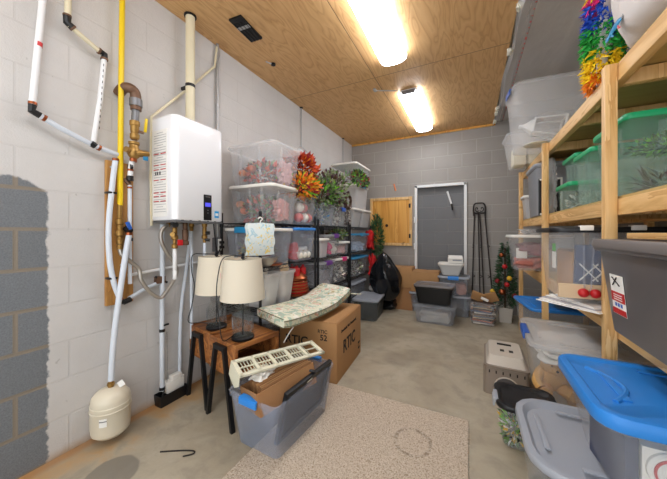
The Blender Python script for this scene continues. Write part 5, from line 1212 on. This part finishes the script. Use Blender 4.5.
# --- floor level, right
t = tote('clear tote with a blue lid under the low shelf, farther back', (.74, 3.40, ZB), (.56, .60, .35), math.radians(8), body=M_CLR, lid=M_BLUE, taper=.88, rad=.05)
t = tote('clear tote with frosted lid and blue latch holding towels and a teddy bear', (.625, 2.37, ZB), (.56, .64, .36), math.radians(-3), body=M_CLR, lid=M_MLID, latch=M_BLUED, latch_ends='x', taper=.86, rad=.06)
for k in range(3):
    lump(('lowest white towel folded over the teddy bear', 'middle white towel folded over the teddy bear', 'topmost white towel folded over the teddy bear')[k], (.57, 2.33, ZB+.225+k*.034), (.36-.03*k, .46, .033), M_WCLOTH, 50+k, 'folded_towel', 'towel', amp=.2)
def teddy(label, c, rz, s=1):
    t = thing('teddy_bear', label, 'teddy bear', c, rz)
    b = MB(); b.ball((0, 0, .075), .08, M_FUR, 20, (1, .9, .95)); b.ball((.0, -.02, .15), .055, M_FUR, 18, (1.1, 1, .9))
    for sx in (-1, 1):
        b.ball((sx*.045, -.015, .19), .02, M_FUR, 12, (1, .6, 1)); b.tube([(sx*.06, -.02, .11), (sx*.095, -.07, .075), (sx*.085, -.10, .05)], [.026, .025, .027], M_FUR, 12, 3); b.tube([(sx*.04, -.04, .03), (sx*.07, -.12, .03)], [.035, .032], M_FUR, 12)
    b.ball((0, -.065, .14), .024, M_FUR, 12)
    o = obj('bear_body', b, t); 
    b = MB(); b.ball((0, -.088, .145), .007, M_INK, 8)
    for sx in (-1, 1): b.ball((sx*.02, -.068, .165), .005, M_INK, 8)
    obj('face', b, t); t.scale = (s, s, s); return t
teddy('golden brown teddy bear pressed against the front of frosted-lid tote', (.475, 2.27, ZB+.012), .15, 1.1)
lump('pale golden stuffed toy right of the teddy bear in the tote', (.66, 2.22, ZB+.012), (.13, .18, .16), mat('pale_fur', (208, 178, 132), .95, bump=1.0, bscale=90), 55, 'stuffed_toy', 'stuffed toy', amp=.25)
# pet carrier top
t = thing('pet_carrier', 'taupe and cream plastic pet carrier shell with vent slots and arched door opening on floor', 'pet carrier', (.245, 2.60, 0), math.radians(-2))
w_, d_, h_ = .27, .44, .27
b = MB(); CR = mat('carrier_cream', (194, 184, 170), .45)
b.loft([rrect(w_, d_, .03, .20), rrect(w_-.01, d_-.02, .03, .215), rrect(w_-.05, d_-.10, .03, h_), rrect(w_-.08, d_-.14, .03, h_)], CR); obj('top_shell', b, t)
b = MB()
b.loft([rrect(w_+.03, d_+.04, .03, .0), rrect(w_+.03, d_+.04, .03, .012), rrect(w_+.004, d_+.005, .03, .19), rrect(w_+.02, d_+.02, .03, .195), rrect(w_+.02, d_+.02, .03, .208), rrect(w_-.01, d_-.01, .03, .21)], M_TAUPE); obj('body_shell', b, t)
b = MB(); n = 10; pr = [(-.075, .0)]+[(-.075*math.cos(PI*k/n), .075+.065*math.sin(PI*k/n)) for k in range(n+1)]+[(.075, .0)]
Rb = Matrix.Rotation(-.085, 3, 'X')
b.loft([[(x, -d_/2-.024+z*.085, z) for x, z in pr], [(x, -d_/2-.019+z*.085, z) for x, z in pr]], M_DGREY); obj('door_opening', b, t)
b = MB(); b.tube([(x, -d_/2-.026+z*.085, z) for x, z in pr], .005, CR, 6); obj('door_rim', b, t)
for k in range(6):
    b = MB(); b.box((-.11+k*.044, -d_/2-.006, .165), (.008, .006, .02), M_INK); obj('vent_slot', b, t)
for sx in (-1, 1):
    b = MB(); b.box((sx*.03+.01, -.05, h_+.001), (.028, .04, .003), M_INK); obj('top_slot', b, t)
b = MB(); b.box((0, d_*.18, h_+.004), (.10, .02, .012), M_INK, bev=.003); obj('carry_handle', b, t)
# black-lidded tote
t = tote('tote with black rimmed lid and grey latch on floor, between pet carrier and grey lid', (.285, 1.93, 0), (.30, .29, .245), 0, body=M_CLR, lid=M_BLK, taper=.88, rad=.05)
b = MB(); b.box((-.152, -.04, .238), (.022, .10, .03), M_GLID, bev=.006); b.box((-.162, -.04, .218), (.012, .07, .05), M_GLID, bev=.005); obj('grey_latch', b, t)
leaves('green and yellow ribbon rolls inside the black-lidded floor tote', (.22, 1.87, .012), (.05, .06, .085), 200, [LF_Y, LF_LIME, LF_G1, M_PAPER, M_INK], .05, .02, 95, 'ribbon_bundle', 'ribbons')
lump('dark cloth filling rear of the black-lidded floor tote', (.35, 1.94, .012), (.12, .20, .18), mat('olive_cloth', (90, 86, 60), .8), 60, 'folded_cloth', 'cloth', amp=.3)
# grey-lidded tote
t = tote('translucent tote with big rounded grey lid on the floor, under the blue lid', (.485, 1.50, 0), (.56, .53, .335), 0, body=M_CLR, lid=M_GLID, taper=.88, rad=.12, lid_h=.03, recess=.022)
# near blue lid
TB = (.76, 1.347, .341)
t = tote('clear tote with a bright blue lid in the lower right corner, in front', TB, (.82, .49, .315), 0, body=M_CLR, lid=M_BLUE, taper=.86, rad=.06, rim=.02, lid_h=.045)
b = MB(); n = 14
b.tube([(-.335+.065*math.sin(PI*k/n), -.13+.26*k/n, .306) for k in range(n+1)], .009, M_BLUE, 8)
obj('grip_ridge', b, t)
tote('grey translucent tote on floor carrying the front blue-lidded tote', (.99, 1.40, 0), (.42, .44, .34), 0, body=M_CLRG, lid=M_GLID, taper=.9, panel=False)
def inb(label, name, cat, x, y, sz, m, extra=None, rz=0, z=0):
    b = MB(); b.box((0, 0, sz[2]/2), sz, m, bev=.004)
    if extra: extra(b)
    return solo(name, b, label, cat, (TB[0]+x, TB[1]+y, TB[2]+.014+z), rz)
inb('tan and white carton inside the front blue-lidded tote', 'small_carton', 'carton', -.10, -.06, (.09, .12, .19), mat('orange_card', (206, 170, 140), .6), lambda b: b.box((.0, -.0605, .10), (.06, .002, .10), M_PAPER), .15)
inb('dark blue book standing inside the front blue-lidded tote', 'blue_book', 'book', -.315, -.04, (.035, .22, .20), mat('navy_cover', (44, 52, 84), .5), lambda b: b.box((0, -.0805, .14), (.03, .002, .05), M_PAPER), .1)
def lidc(b): b.lathe([(.055, 0), (.058, .004), (.058, .014), (.05, .02), (.001, .021)], (0, -.066, .12), M_PAPER, 24, Matrix.Rotation(PI/2, 3, 'X')); b.lathe([(.04, .02), (.046, .021), (.046, .024), (.04, .025)], (0, -.066, .12), M_RED, 24, Matrix.Rotation(PI/2, 3, 'X'), cap=False)
inb('white tub with a red ring on its round lid, inside the front blue-lidded tote', 'white_tub', 'tub', -.215, -.075, (.13, .14, .18), M_WLID, lidc, 0)
inb('purple and tan puzzle box inside the front blue-lidded tote', 'puzzle_box', 'box', .03, -.05, (.12, .16, .16), mat('plum_card', (96, 66, 92), .6), lambda b: b.box((0, -.0805, .08), (.09, .002, .08), mat('tan_print', (196, 160, 120), .6)), -.1)
inb('tan envelope stack behind white tub in the front blue-lidded tote', 'envelope_stack', 'envelopes', -.23, .12, (.09, .10, .22), mat('tan_card', (214, 186, 150), .8), None, .05)

# ================================================================= light: daylight fill through the side left open behind the camera plus the ceiling lamps, one of them added out of view
w = bpy.data.worlds.new('sky'); scn.world = w; w.use_nodes = True
bg = w.node_tree.nodes['Background']; bg.inputs[0].default_value = (.93, .97, 1.0, 1); bg.inputs[1].default_value = 1.2
scn.view_settings.view_transform = 'Standard'; scn.view_settings.look = 'None'; scn.view_settings.gamma = 1; scn.view_settings.use_curve_mapping = False
scn.view_settings.exposure = 0.92
try:
    scn.cycles.transparent_max_bounces = 32
    scn.cycles.max_bounces = 12; scn.cycles.diffuse_bounces = 8; scn.cycles.transmission_bounces = 8
except Exception: pass
